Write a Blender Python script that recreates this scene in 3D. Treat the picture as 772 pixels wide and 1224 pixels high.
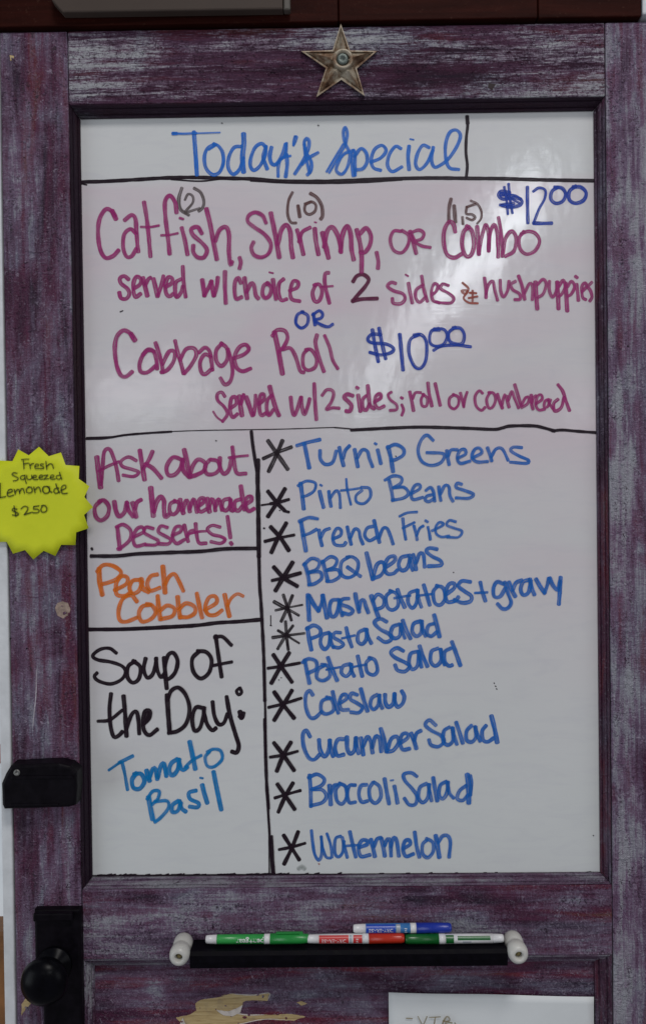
import bpy, bmesh, math, random
from mathutils import Vector, Matrix, noise as mnoise
from math import radians as R, pi, sin, cos

S = bpy.context.scene
for o in list(bpy.data.objects): bpy.data.objects.remove(o)
COL = S.collection
random.seed(7)

# ------------------------------------------------------------------ camera
CAM = Vector((-0.01719, -1.15082, -0.00589))
F = 1000.0
MR = (Matrix.Rotation(0.00692, 3, 'Z') @ Matrix.Rotation(pi/2 - 0.01252, 3, 'X') @ Matrix.Rotation(-0.01274, 3, 'Z'))
cd = bpy.data.cameras.new('camera'); cam = bpy.data.objects.new('camera', cd); COL.objects.link(cam)
cd.sensor_fit = 'VERTICAL'; cd.sensor_height = 24.0; cd.lens = 24.0 * F / 1224.0
cd.clip_start = 0.02; cd.clip_end = 100
cam.matrix_world = Matrix.Translation(CAM) @ MR.to_4x4()
S.camera = cam

# ------------------------------------------------------------------ light
W = bpy.data.worlds.new('World'); S.world = W; W.use_nodes = True
bg = W.node_tree.nodes['Background']
bg.inputs['Color'].default_value = (0.62, 0.62, 0.68, 1); bg.inputs['Strength'].default_value = 0.19

def area(name, loc, target, sx, sy, power, col):
    l = bpy.data.lights.new(name, 'AREA'); l.shape = 'RECTANGLE'; l.size = sx; l.size_y = sy
    l.energy = power; l.color = col
    o = bpy.data.objects.new(name, l); COL.objects.link(o); o.location = loc
    o.rotation_euler = (Vector(target) - Vector(loc)).to_track_quat('-Z', 'Y').to_euler()
    return o
# a shaded porch: wide soft light from above and in front, cooler daylight from the left
area('overhead_light', (0.7, -2.9, 3.9), (0, 0, -0.1), 1.3, 0.8, 74, (1.0, 0.97, 0.95))
area('daylight_left', (-2.6, -1.5, -0.6), (0, 0, -0.5), 1.4, 1.8, 15, (0.86, 0.94, 1.0))
area('daylight_right', (2.6, -1.9, 0.2), (0, 0, 0), 1.4, 1.8, 9, (0.92, 0.96, 1.0))
# strips added behind the camera; their reflections make the pale streaks on the board
def refl(px, py, d):
    v = MR @ Vector(((px-386)/F, -(py-612)/F, -1)); P = CAM + v*(-CAM.y/v.y); k = d/-CAM.y
    return Vector((P.x + (P.x-CAM.x)*k, -d, P.z + (P.z-CAM.z)*k))
def strip(name, a, b, d, w, radiance, col):
    a = refl(*a, d); b = refl(*b, d); mid = (a+b)/2; v = b-a
    l = bpy.data.lights.new(name, 'AREA'); l.shape = 'RECTANGLE'; l.size = v.length; l.size_y = w
    l.energy = radiance*pi*v.length*w; l.color = col
    o = bpy.data.objects.new(name, l); COL.objects.link(o)
    x = v.normalized(); z = mid.normalized(); z = (z - x*z.dot(x)).normalized(); y = z.cross(x)
    o.matrix_world = Matrix.Translation(mid) @ Matrix((x, y, z)).transposed().to_4x4()
    return o
strip('glare_strip', (648, 214), (520, 365), 3.0, 0.15, 15.0, (0.90, 0.95, 1.0))
strip('glare_strip', (528, 352), (425, 492), 3.0, 0.10, 8.0, (0.90, 0.95, 1.0))
strip('glare_strip', (108, 482), (240, 452), 3.0, 0.22, 3.0, (0.93, 0.95, 1.0))
strip('glare_strip', (714, 462), (704, 505), 3.0, 0.12, 2.0, (0.93, 0.97, 1.0))

S.view_settings.view_transform = 'Standard'; S.view_settings.look = 'None'
S.view_settings.exposure = 0.30; S.view_settings.gamma = 1.0; S.view_settings.use_curve_mapping = False
S.render.engine = 'CYCLES'
S.cycles.transparent_max_bounces = 16

# ------------------------------------------------------------------ helpers
def at(px, py, Y=0.0):
    "the point of the vertical plane y=Y that lies along the sight line through a photograph pixel"
    d = MR @ Vector(((px-386)/F, -(py-612)/F, -1))
    t = (Y - CAM.y) / d.y
    return CAM + d*t
MM = 0.001

def tag(o, label=None, cat=None, group=None, kind=None):
    if label: o['label'] = label
    if cat: o['category'] = cat
    if group: o['group'] = group
    if kind: o['kind'] = kind
    return o
def wloc(o):
    v = Vector((0, 0, 0))
    while o: v += o.location; o = o.parent
    return v
def empty(name, loc, label, cat, group=None):
    o = bpy.data.objects.new(name, None); COL.objects.link(o); o.location = loc; o.empty_display_size = 0.02
    return tag(o, label, cat, group)
def obj(name, bm, mat, parent=None, smooth=False, label=None):
    me = bpy.data.meshes.new(name)
    if isinstance(bm, bmesh.types.BMesh):
        bm.to_mesh(me); bm.free()
    else:
        me.from_pydata(*bm)
    me.transform(Matrix.Translation(-wloc(parent)))
    for m in (mat if isinstance(mat, (list, tuple)) else [mat]): me.materials.append(m)
    if smooth:
        for p in me.polygons: p.use_smooth = True
    o = bpy.data.objects.new(name, me); COL.objects.link(o); o.parent = parent
    if label: o['label'] = label
    return o
def box(bm, x0, x1, y0, y1, z0, z1, bev=0.0, seg=2):
    g = bmesh.ops.create_cube(bm, size=1)
    vs = g['verts']
    for v in vs:
        v.co = Vector(((x0+x1)/2 + v.co.x*(x1-x0), (y0+y1)/2 + v.co.y*(y1-y0), (z0+z1)/2 + v.co.z*(z1-z0)))
    if bev:
        es = list({e for v in vs for e in v.link_edges})
        bmesh.ops.bevel(bm, geom=es, offset=bev, segments=seg, profile=0.5, affect='EDGES')
    return bm
def extrude_poly(pts, y0, y1, bev=0.0, seg=2):
    "pts = [(x,z)], front face at y0 (towards the camera), back at y1"
    bm = bmesh.new()
    vs = [bm.verts.new((x, y0, z)) for x, z in pts]
    f = bm.faces.new(vs)
    r = bmesh.ops.extrude_face_region(bm, geom=[f])
    nv = [v for v in r['geom'] if isinstance(v, bmesh.types.BMVert)]
    for v in nv: v.co.y = y1
    bmesh.ops.recalc_face_normals(bm, faces=bm.faces)
    if bev:
        es = [e for e in bm.edges if abs(e.verts[0].co.y-y0) < 1e-6 and abs(e.verts[1].co.y-y0) < 1e-6]
        bmesh.ops.bevel(bm, geom=es, offset=bev, segments=seg, profile=0.5, affect='EDGES')
    return bm
def lathe(prof, axis_o, axis='Y', n=32, cap=True):
    "prof = [(t, r)] along the axis from axis_o"
    bm = bmesh.new(); rings = []
    o = Vector(axis_o)
    for t, r in prof:
        ring = []
        for k in range(n):
            a = 2*pi*k/n
            if axis == 'Y': p = o + Vector((r*cos(a), t, r*sin(a)))
            else: p = o + Vector((t, r*cos(a), r*sin(a)))
            ring.append(bm.verts.new(p))
        rings.append(ring)
    for a, b in zip(rings, rings[1:]):
        for k in range(n): bm.faces.new((a[k], a[(k+1) % n], b[(k+1) % n], b[k]))
    if cap:
        bm.faces.new(rings[0]); bm.faces.new(rings[-1])
    bmesh.ops.recalc_face_normals(bm, faces=bm.faces)
    return bm

# ------------------------------------------------------------------ materials
class NT:
    def __init__(s, name):
        s.m = bpy.data.materials.new(name); s.m.use_nodes = True; s.t = s.m.node_tree
        s.b = s.t.nodes['Principled BSDF']
    def n(s, typ, **kw):
        nd = s.t.nodes.new(typ)
        for k, v in kw.items():
            if k == 'inp':
                for a, b in v.items(): nd.inputs[a].default_value = b
            else: setattr(nd, k, v)
        return nd
    def l(s, a, b): s.t.links.new(a, b)
    def math(s, op, a, b=None, c=None, clamp=False):
        nd = s.n('ShaderNodeMath', operation=op, use_clamp=clamp)
        for i, v in enumerate((a, b, c)):
            if v is None: continue
            if isinstance(v, (int, float)): nd.inputs[i].default_value = v
            else: s.l(v, nd.inputs[i])
        return nd.outputs[0]
    def mapping(s, scale, src=None, loc=(0, 0, 0)):
        if src is None: src = s.n('ShaderNodeNewGeometry').outputs['Position']
        mp = s.n('ShaderNodeMapping'); mp.inputs['Scale'].default_value = scale; mp.inputs['Location'].default_value = loc
        s.l(src, mp.inputs[0]); return mp.outputs[0]
    def noise(s, vec, scale=1, detail=4, rough=0.55, dist=0.0):
        nd = s.n('ShaderNodeTexNoise'); nd.inputs['Scale'].default_value = scale; nd.inputs['Detail'].default_value = detail
        nd.inputs['Roughness'].default_value = rough; nd.inputs['Distortion'].default_value = dist
        s.l(vec, nd.inputs['Vector']); return nd.outputs['Fac']
    def ramp(s, fac, stops, interp='LINEAR'):
        nd = s.n('ShaderNodeValToRGB'); cr = nd.color_ramp; cr.interpolation = interp
        while len(cr.elements) < len(stops): cr.elements.new(0.5)
        for e, (p, c) in zip(cr.elements, stops):
            e.position = p; e.color = (*c, 1) if len(c) == 3 else c
        s.l(fac, nd.inputs[0]); return nd.outputs[0]
    def rng(s, v, a, b, c, d):
        nd = s.n('ShaderNodeMapRange', clamp=True)
        s.l(v, nd.inputs[0])
        for i, x in enumerate((a, b, c, d)): nd.inputs[i+1].default_value = x
        return nd.outputs[0]
    def mix(s, f, a, b, blend='MIX'):
        nd = s.n('ShaderNodeMix', data_type='RGBA', blend_type=blend)
        for i, v in ((0, f), (6, a), (7, b)):
            if isinstance(v, tuple): nd.inputs[i].default_value = (*v, 1) if len(v) == 3 else v
            elif isinstance(v, (int, float)): nd.inputs[i].default_value = v
            else: s.l(v, nd.inputs[i])
        return nd.outputs[2]
    def bump(s, h, strength, dist):
        nd = s.n('ShaderNodeBump'); nd.inputs['Strength'].default_value = strength; nd.inputs['Distance'].default_value = dist
        s.l(h, nd.inputs['Height']); s.l(nd.outputs[0], s.b.inputs['Normal'])
    def col(s, v):
        if isinstance(v, tuple): s.b.inputs['Base Color'].default_value = (*v, 1)
        else: s.l(v, s.b.inputs['Base Color'])
    def rough(s, v):
        if isinstance(v, (int, float)): s.b.inputs['Roughness'].default_value = v
        else: s.l(v, s.b.inputs['Roughness'])

def paint(name, axis, white=0.0, dark=1.0, seed=0.0, ends=False, red=0.0, streak=1.0):
    "dry-brushed distressed paint: maroon ground, plum and lilac-white brush drags along the grain, skipped pits"
    t = NT(name)
    pos = t.n('ShaderNodeNewGeometry').outputs['Position']
    def sc(along, across):
        return (along, across, across) if axis == 'X' else (across, across, along)
    off = (seed, seed*1.7, seed*0.6)
    broad = t.noise(t.mapping(sc(2.2, 24), pos, off), 1, 4, 0.62, 0.4)
    band = t.noise(t.mapping(sc(3.5, 75), pos, off), 1, 3, 0.6, 0.3)
    drag = t.noise(t.mapping(sc(14, 240), pos, off), 1, 6, 0.75, 0.6)
    fine = t.noise(t.mapping(sc(90, 760), pos, off), 1, 4, 0.75)
    patch = t.noise(t.mapping((9, 9, 9), pos, off), 1, 5, 0.65, 0.5)
    peb = t.noise(t.mapping(sc(520, 300), pos, off), 1, 4, 0.72, 1.0)
    peb2 = t.noise(t.mapping(sc(230, 170), pos, off), 1, 5, 0.75, 1.4)
    hue = t.noise(t.mapping(sc(4, 34), pos, (seed+4, seed, 2)), 1, 4, 0.6)
    ground = t.ramp(hue, [(0.30, (0.014, 0.009, 0.022)), (0.42, (0.055, 0.012, 0.035)), (0.51, (0.095, 0.038, 0.080)), (0.60, (0.10+0.05*red, 0.016, 0.032)), (0.72, (0.13, 0.050, 0.036))])
    w = t.math('MULTIPLY', broad, 0.75)
    for v, k in ((band, 0.35*streak), (drag, 0.85*streak), (fine, 0.60), (patch, 0.60), (peb, 0.40), (peb2, 0.35)):
        w = t.math('ADD', w, t.math('MULTIPLY', t.math('SUBTRACT', v, 0.5), k))
    if ends:
        sx = t.n('ShaderNodeSeparateXYZ'); t.l(pos, sx.inputs[0])
        e = t.rng(t.math('ABSOLUTE', t.math('ADD', sx.outputs[0], 0.01)), 0.17, 0.34, 0.0, 0.15)
        w = t.math('ADD', w, e)
    lil = t.rng(w, 0.33-white, 0.50-white, 0.0, 0.92)
    wht = t.rng(w, 0.47-white, 0.62-white, 0.0, 0.92)
    lilc = t.ramp(patch, [(0.35, (0.21, 0.155, 0.235)), (0.5, (0.27, 0.20, 0.28)), (0.65, (0.21, 0.20, 0.27))])
    c = t.mix(lil, ground, lilc)
    c = t.mix(wht, c, (0.50, 0.51, 0.54))
    pit = t.rng(peb2, 0.33, 0.47, 0.9, 0.0)
    c = t.mix(pit, c, (0.020, 0.007, 0.018))
    pit2 = t.rng(fine, 0.34, 0.48, 0.7, 0.0)
    c = t.mix(pit2, c, (0.014, 0.006, 0.014))
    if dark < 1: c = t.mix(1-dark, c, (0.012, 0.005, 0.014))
    t.col(c)
    t.rough(t.rng(w, 0.3, 0.6, 0.42, 0.75)); t.b.inputs['Specular IOR Level'].default_value = 0.22
    h = t.math('ADD', t.math('MULTIPLY', peb, 0.6), t.math('MULTIPLY', drag, 0.5))
    h = t.math('ADD', h, t.math('MULTIPLY', fine, 0.4)); h = t.math('ADD', h, t.math('MULTIPLY', peb2, 1.1))
    t.bump(h, 1.0, 0.0022)
    return t.m

def film_paint(name, axis, white=0.0, dark=1.0, seed=0.0, red=0.0, teeth=0.5):
    "thick brushed-on paint: soft films of lilac and grey over maroon, lumpy relief, skipped pits, wrinkles"
    t = NT(name)
    pos = t.n('ShaderNodeNewGeometry').outputs['Position']
    def sc(along, across):
        return (along, across, across) if axis == 'X' else (across, across, along)
    off = (seed, seed*1.7, seed*0.6)
    N = lambda al, ac, d=4, r=0.6, dist=0.4, o=off: t.noise(t.mapping(sc(al, ac), pos, o), 1, d, r, dist)
    broad = N(3.0, 17, 3, 0.55, 0.6)
    mid = N(9, 110, 4, 0.65)
    drag = N(18, 330, 5, 0.7, 0.5)
    patch = N(11, 14, 5, 0.62, 0.8, (seed+3, 1, 2))
    hue = N(5, 42, 4, 0.6, 0.5, (seed+4, seed, 2))
    lump = N(210, 190, 4, 0.65, 1.6)
    rip = N(430, 75, 3, 0.6, 0.8)
    grit = N(700, 700, 3, 0.7)
    ground = t.ramp(hue, [(0.30, (0.020, 0.014, 0.034)), (0.43, (0.058, 0.010, 0.040)), (0.53, (0.105, 0.020, 0.062)), (0.61, (0.12+0.05*red, 0.014, 0.036)), (0.72, (0.15, 0.055, 0.042))])
    w = t.math('MULTIPLY', broad, 1.0)
    for v, k in ((mid, 0.70), (patch, 0.70), (drag, 0.45), (rip, 0.22*teeth*2), (lump, 0.22)):
        w = t.math('ADD', w, t.math('MULTIPLY', t.math('SUBTRACT', v, 0.5), k))
    film = t.rng(w, 0.30-white, 0.60-white, 0.0, 0.88)
    wht = t.rng(w, 0.56-white, 0.74-white, 0.0, 0.75)
    lilc = t.ramp(t.math('ADD', t.math('MULTIPLY', patch, 0.6), t.math('MULTIPLY', mid, 0.4)), [(0.38, (0.185, 0.115, 0.210)), (0.5, (0.225, 0.155, 0.250)), (0.62, (0.185, 0.180, 0.260))])
    c = t.mix(film, ground, lilc)
    c = t.mix(wht, c, (0.42, 0.43, 0.47))
    # pits where the brush skipped, in strings along the grain
    skip = t.rng(N(14, 60, 3, 0.6, 0.3, (seed+9, 2, 5)), 0.50, 0.62, 0.0, 1.0)
    pit = t.math('MULTIPLY', t.rng(lump, 0.39, 0.47, 1.0, 0.0), t.math('ADD', t.math('MULTIPLY', skip, 0.68), 0.26))
    c = t.mix(pit, c, (0.018, 0.006, 0.018))
    crest = t.math('MULTIPLY', t.rng(lump, 0.555, 0.66, 0.0, 0.62), t.rng(patch, 0.38, 0.58, 0.3, 1.0))
    c = t.mix(crest, c, (0.37, 0.32, 0.40))
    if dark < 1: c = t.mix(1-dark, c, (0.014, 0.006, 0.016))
    t.col(c)
    t.rough(t.rng(lump, 0.3, 0.7, 0.34, 0.55)); t.b.inputs['Specular IOR Level'].default_value = 0.42
    # relief: lumps, brush teeth, a few long wrinkles and raised drips
    wr_ = t.math('ABSOLUTE', t.math('SUBTRACT', t.noise(t.mapping(sc(34, 9) , pos, (seed+1, 3, seed)), 1, 3, 0.55, 1.2), 0.5))
    wr_ = t.math('MULTIPLY', t.rng(wr_, 0.0, 0.014, 1.0, 0.0), t.rng(N(12, 6, 2, 0.5, 0.2, (seed+6, 7, 1)), 0.53, 0.60, 0.0, 1.0))
    vo = t.n('ShaderNodeTexVoronoi'); vo.inputs['Scale'].default_value = 1.0
    t.l(t.mapping(sc(95, 150), pos, off), vo.inputs['Vector'])
    dot = t.math('MULTIPLY', t.rng(vo.outputs['Distance'], 0.10, 0.24, 1.0, 0.0), t.rng(N(20, 20, 2, 0.5, 0, (seed+2, 5, 9)), 0.50, 0.58, 0.0, 1.0))
    h = t.math('MULTIPLY', t.rng(lump, 0.44, 0.66, 0.0, 1.0), 0.9)
    for v, k in ((t.rng(rip, 0.40, 0.62, 0.0, 1.0), 0.40*teeth*2), (drag, 0.9), (grit, 0.25), (wr_, 0.5), (dot, 0.6)):
        h = t.math('ADD', h, t.math('MULTIPLY', v, k))
    t.bump(h, 1.0, 0.0011)
    return t.m

def simple(name, c, rough=0.5, metal=0.0, nscale=60, namp=0.25, bump=0.0, bscale=400, spec=0.5):
    t = NT(name)
    n = t.noise(t.mapping((nscale,)*3), 1, 5, 0.6)
    lo = tuple(x*(1-namp) for x in c); hi = tuple(min(1, x*(1+namp)) for x in c)
    t.col(t.ramp(n, [(0.3, lo), (0.7, hi)]))
    t.rough(t.rng(n, 0.3, 0.7, rough*0.85, min(1, rough*1.15)))
    t.b.inputs['Metallic'].default_value = metal
    t.b.inputs['Specular IOR Level'].default_value = spec
    if bump: t.bump(t.noise(t.mapping((bscale,)*3), 1, 4, 0.6), bump, 0.0006)
    return t.m

def board_mat():
    t = NT('dry_erase_board')
    n = t.noise(t.mapping((3.0, 3, 2.2)), 1, 3, 0.5)
    s = t.noise(t.mapping((14, 14, 60), loc=(3, 1, 2)), 1, 4, 0.6, 1.2)
    pink = t.rng(t.noise(t.mapping((2.2, 2, 4.5), loc=(0.4, 0, 0.2)), 1, 3, 0.6, 0.6), 0.42, 0.62, 0.0, 0.55)
    z = t.n('ShaderNodeSeparateXYZ'); t.l(t.n('ShaderNodeNewGeometry').outputs['Position'], z.inputs[0])
    # ink residue wiped about under the top divider, where the specials are rewritten every day
    band = t.math('MULTIPLY', t.rng(z.outputs[2], -0.42, 0.14, 0.0, 1), t.rng(z.outputs[2], 0.425, 0.44, 1, 0.15))
    c = t.ramp(n, [(0.3, (0.64, 0.67, 0.665)), (0.7, (0.685, 0.70, 0.70))])
    c = t.mix(t.math('MULTIPLY', t.math('ADD', pink, 0.35), band), c, (0.66, 0.555, 0.61))
    c = t.mix(t.rng(s, 0.48, 0.72, 0, 0.20), c, (0.52, 0.52, 0.58))
    t.col(c)
    t.rough(t.rng(s, 0.3, 0.7, 0.10, 0.14))
    t.b.inputs['Specular IOR Level'].default_value = 0.5
    t.bump(t.math('ADD', t.noise(t.mapping((16, 16, 10)), 1, 3, 0.5), t.math('MULTIPLY', t.noise(t.mapping((24, 24, 420)), 1, 3, 0.6), 0.05)), 0.25, 0.004)
    return t.m

def ink(name, c, dens=0.90, streak=0.35, rough=0.35, feather=0.72):
    t = NT(name)
    uv = t.n('ShaderNodeUVMap').outputs[0]
    sep = t.n('ShaderNodeSeparateXYZ'); t.l(uv, sep.inputs[0])
    st = t.noise(t.mapping((34, 2.2, 1), uv), 1, 4, 0.65)
    bl = t.noise(t.mapping((90, 1.2, 1), uv), 1, 3, 0.5)
    edge = t.rng(t.math('ABSOLUTE', sep.outputs[1]), 0.30, 0.70, 0.0, 1.0)
    a = t.rng(st, 0.38, 0.58, 1.0-streak*1.25, 1.0)
    a = t.math('ADD', a, t.math('MULTIPLY', edge, 0.22))
    a = t.math('MULTIPLY', a, t.rng(bl, 0.3, 0.55, dens*0.88, dens), clamp=True)
    a = t.math('MULTIPLY', a, t.rng(t.math('ABSOLUTE', sep.outputs[1]), feather, 1.0, 1.0, 0.04), clamp=True)
    dk = tuple(x*0.62 for x in c)
    cc = t.mix(t.rng(bl, 0.35, 0.7, 0.0, 0.8), c, dk)
    t.col(cc)
    t.rough(rough)
    t.b.inputs['Specular IOR Level'].default_value = 0.2
    t.l(a, t.b.inputs['Alpha'])
    return t.m

def sr(r, g, b, k=0.44):
    f = lambda v: min(0.9, (((v/255+0.055)/1.055)**2.4 if v > 10 else v/255/12.92)/k)
    return (f(r), f(g), f(b))

INK = {
    'blue':  ink('blue_marker_ink', (0.022, 0.19, 0.74), 0.88, 0.34),
    'navy':  ink('dark_blue_marker_ink', (0.010, 0.060, 0.46), 0.92, 0.36),
    'list':  ink('list_blue_marker_ink', (0.020, 0.17, 0.62), 0.88, 0.36),
    'mag':   ink('magenta_marker_ink', (0.42, 0.034, 0.21), 0.88, 0.34),
    'plum':  ink('plum_marker_ink', (0.14, 0.010, 0.06), 0.94, 0.2),
    'cyan':  ink('cyan_marker_ink', (0.004, 0.24, 0.62), 0.91, 0.28),
    'org':   ink('orange_marker_ink', (0.88, 0.20, 0.020), 0.90, 0.36),
    'blk':   ink('black_marker_ink', (0.020, 0.010, 0.018), 0.97, 0.10),
    'blks':  ink('dry_black_marker_ink', (0.022, 0.014, 0.020), 0.96, 0.42),
    'brn':   ink('brown_marker_ink', (0.16, 0.075, 0.075), 0.88, 0.4),
    'gry':   ink('grey_green_marker_ink', (0.14, 0.11, 0.11), 0.85, 0.4),
    'smu':   ink('wiped_ink_smudge', (0.16, 0.20, 0.18), 0.40, 0.0, feather=0.1),
    'rust':  ink('rust_marker_ink', (0.42, 0.085, 0.06), 0.88, 0.35),
    'pen':   ink('black_pen_ink', (0.03, 0.035, 0.015), 0.85, 0.3),
    'tan':   ink('tan_pen_ink', (0.30, 0.24, 0.13), 0.85, 0.3),
}
WK = {'blk': 1.12, 'blks': 1.12, 'smu': 1, 'pen': 1, 'tan': 1}

# ------------------------------------------------------------------ handwriting
STEP = [0]
def crom(p, spacing=0.9):
    "Catmull-Rom through pixel points"
    if len(p) == 2:
        n = max(2, int((Vector(p[1])-Vector(p[0])).length/2.5)); return [Vector(p[0]).lerp(Vector(p[1]), i/n) for i in range(n+1)]
    q = [Vector(a) for a in p]; q = [q[0]*2-q[1]] + q + [q[-1]*2-q[-2]]
    out = []
    for i in range(1, len(q)-2):
        a, b, c, d = q[i-1:i+3]
        n = max(2, int((c-b).length/spacing/1.6))
        for k in range(n):
            t = k/n
            out.append(0.5*((2*b)+(c-a)*t+(2*a-5*b+4*c-d)*t*t+(3*b-a-3*c+d)*t*t*t))
    out.append(q[-2]); return out
def ribbon(V, Fc, UV, pts, w, Y, taper=0.0):
    P = crom(pts)
    if len(P) < 2: return
    k = STEP[0]; STEP[0] += 1
    y = Y - 0.00022 - (k % 22)*0.00003
    n = len(P); u0 = random.random()*50; ph = random.random()*50
    L = 0; base = len(V); rows = []
    # tangents
    T = []
    for i in range(n):
        a = P[max(0, i-1)]; b = P[min(n-1, i+1)]; d = (b-a)
        T.append(d.normalized() if d.length > 1e-6 else Vector((1, 0)))
    def wd(i):
        f = 1 + 0.16*mnoise.noise(Vector((L*0.09+ph, 0, 0))) + 0.05*mnoise.noise(Vector((L*0.5+ph, 3, 0)))
        if taper: f *= 1 - taper*max(0, (i/(n-1)-0.55)/0.45)
        return w*f/2
    def add(p, u, v, yy):
        q = at(p.x, p.y, yy); V.append(tuple(q)); UV.append((u, v)); return len(V)-1
    for i in range(n):
        if i: L += (P[i]-P[i-1]).length
        h = wd(i); N = Vector((-T[i].y, T[i].x)); yy = y - 0.000018*i/n
        u = u0 + L*0.00115*1.0
        rows.append((add(P[i]+N*h, u, 1, yy), add(P[i], u, 0, yy-0.000004), add(P[i]-N*h, u, -1, yy), h, u, yy, N))
    for a, b in zip(rows, rows[1:]):
        Fc.append((a[0], a[1], b[1], b[0])); Fc.append((a[1], a[2], b[2], b[1]))
    for idx, sgn in ((0, -1), (-1, 1)):
        r = rows[idx]; N = r[6]; t = T[idx]*sgn; prev = r[0]; m = 6
        for j in range(1, m):
            a = pi*j/m
            p = P[idx] + (N*cos(a) + t*sin(a)*0.85)*r[3]
            cur = add(p, r[4], cos(a), r[5]); Fc.append((r[1], prev, cur)); prev = cur
        Fc.append((r[1], prev, r[2]))
def write(name, label, color, parts, parent, Y=0.0):
    "parts = [(x0, y0, scale, default width, 'w5: x,y x,y; x,y ...'), ...] all in the crop's enlarged pixels"
    V, Fc, UV = [], [], []
    for x0, y0, sc, w0, s in parts:
        for st in s.replace('\n', ' ').split(';'):
            st = st.strip()
            if not st: continue
            w = w0
            if st[0] == 'w': a, st = st.split(':'); w = float(a[1:])
            pts = [(x0+float(a)/sc, y0+float(b)/sc) for a, b in (p.split(',') for p in st.split())]
            ribbon(V, Fc, UV, pts, w*WK.get(color, 1.06), Y)
    me = bpy.data.meshes.new(name); me.from_pydata(V, [], Fc)
    uvl = me.uv_layers.new(name='UVMap')
    for lp in me.loops: uvl.data[lp.index].uv = UV[lp.vertex_index]
    # every face towards the camera
    bm = bmesh.new(); bm.from_mesh(me)
    bm.normal_update()
    fl = [f for f in bm.faces if f.normal.y > 0]
    if fl: bmesh.ops.reverse_faces(bm, faces=fl)
    bm.to_mesh(me); bm.free()
    me.transform(Matrix.Translation(-wloc(parent)))
    me.materials.append(INK[color])
    o = bpy.data.objects.new(name, me); COL.objects.link(o); o.parent = parent
    if label: o['label'] = label
    return o

# ------------------------------------------------------------------ key positions
YF = -0.018                      # face of stiles and rails
BX, BZ = 0.35, 0.5217            # half size of the board in view
def mx(a, b): return (a+b)/2
DL = mx(at(1.5, 200, YF).x, at(19, 1050, YF).x)           # left edge of the door
SL = mx(at(82, 124, YF).x, at(99.5, 1064, YF).x)         # inner edge of the left stile
SR_ = mx(at(722.5, 118, YF).x, at(731, 1057, YF).x)      # inner edge of the right stile
DT = mx(at(8, 37, YF).z, at(755, 28, YF).z)              # top of the door
RT = mx(at(82, 124, YF).z, at(722.5, 116, YF).z)         # lower edge of the top rail
RM = mx(at(99.5, 1064, YF).z, at(731, 1057, YF).z)       # upper edge of the lock rail
RB = mx(at(105, 1148, YF).z, at(728, 1141, YF).z)        # lower edge of the lock rail
DR = SR_ + (SL-DL)
DB = RB - 0.42

M_stile_l = film_paint('plum_paint_left_stile', 'Z', -0.05, 1, 3.1)
M_stile_r = film_paint('plum_paint_right_stile', 'Z', 0.065, 1, 8.4, teeth=0.4)
M_rail_t = paint('plum_paint_top_rail', 'X', -0.09, 0.9, 1.3, ends=True, streak=1.35)
M_rail_m = film_paint('plum_paint_lock_rail', 'X', 0.0, 1, 5.2, teeth=0.8)
M_panel = film_paint('maroon_paint_lower_panel', 'X', -0.13, 0.92, 9.9, red=1, teeth=0.3)
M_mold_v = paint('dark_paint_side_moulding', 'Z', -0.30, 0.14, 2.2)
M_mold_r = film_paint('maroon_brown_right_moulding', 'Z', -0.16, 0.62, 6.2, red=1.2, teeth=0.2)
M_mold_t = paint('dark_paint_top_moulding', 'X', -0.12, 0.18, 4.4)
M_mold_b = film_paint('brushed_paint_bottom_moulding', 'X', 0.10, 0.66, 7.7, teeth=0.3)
M_blackmetal = simple('black_lock_enamel', (0.004, 0.003, 0.005), 0.42, 0.0, 80, 0.4, 0.25, 500, 0.1)
M_knob = simple('worn_black_knob', (0.0025, 0.0025, 0.004), 0.30, 0.0, 60, 0.4, spec=0.08)
M_white = simple('white_jamb_paint', (0.66, 0.68, 0.70), 0.55, 0, 40, 0.10, 0.3, 200)
M_brass = simple('dull_brass_screw', (0.30, 0.25, 0.12), 0.4, 0.8, 300, 0.3)
M_steel = simple('dull_grey_screw', (0.20, 0.20, 0.19), 0.45, 0.7, 400, 0.4)

# ------------------------------------------------------------------ surroundings
def header_mat():
    t = NT('shade_darkened_red_brown_boards')
    n = t.noise(t.mapping((5, 5, 70)), 1, 5, 0.65, 0.6)
    p = t.noise(t.mapping((180, 180, 180)), 1, 4, 0.7)
    c = t.ramp(n, [(0.3, (0.012, 0.0018, 0.001)), (0.7, (0.036, 0.0065, 0.004))])  # browns set darker to stand in for the shade above the door
    c = t.mix(t.rng(p, 0.62, 0.75, 0, 0.4), c, (0.09, 0.045, 0.03))
    t.col(c); t.rough(0.6); t.b.inputs['Specular IOR Level'].default_value = 0.06; t.bump(p, 0.5, 0.001)
    return t.m
M_head = header_mat()
wall = obj('wall', box(bmesh.new(), -1.6, 1.6, 0.03, 0.09, DT+0.02, 1.5), M_head); tag(wall, kind='structure')
hd = empty('door_header', (0, 0.0, DT+0.003), 'shade-darkened red brown wooden header board running along the top edge of the door', 'door header')
zc = DT+0.004
hx = at(766, 10, -0.024).x
for i, (a, b) in enumerate(((-0.95, at(404, 20, -0.024).x), (at(404, 20, -0.024).x+0.0012, at(642, 20, -0.024).x), (at(642, 20, -0.024).x+0.0012, hx))):
    obj('plank', box(bmesh.new(), a, b, -0.024-0.0006*(i % 2), 0.03, zc, zc+0.34, 0.0015), M_head, hd)
tr = obj('corner_trim', box(bmesh.new(), hx+0.001, hx+0.09, -0.026, 0.03, zc+0.002, zc+0.34, 0.002), M_white)
tag(tr, 'pale painted trim board at the right end of the brown header', 'trim')

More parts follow.
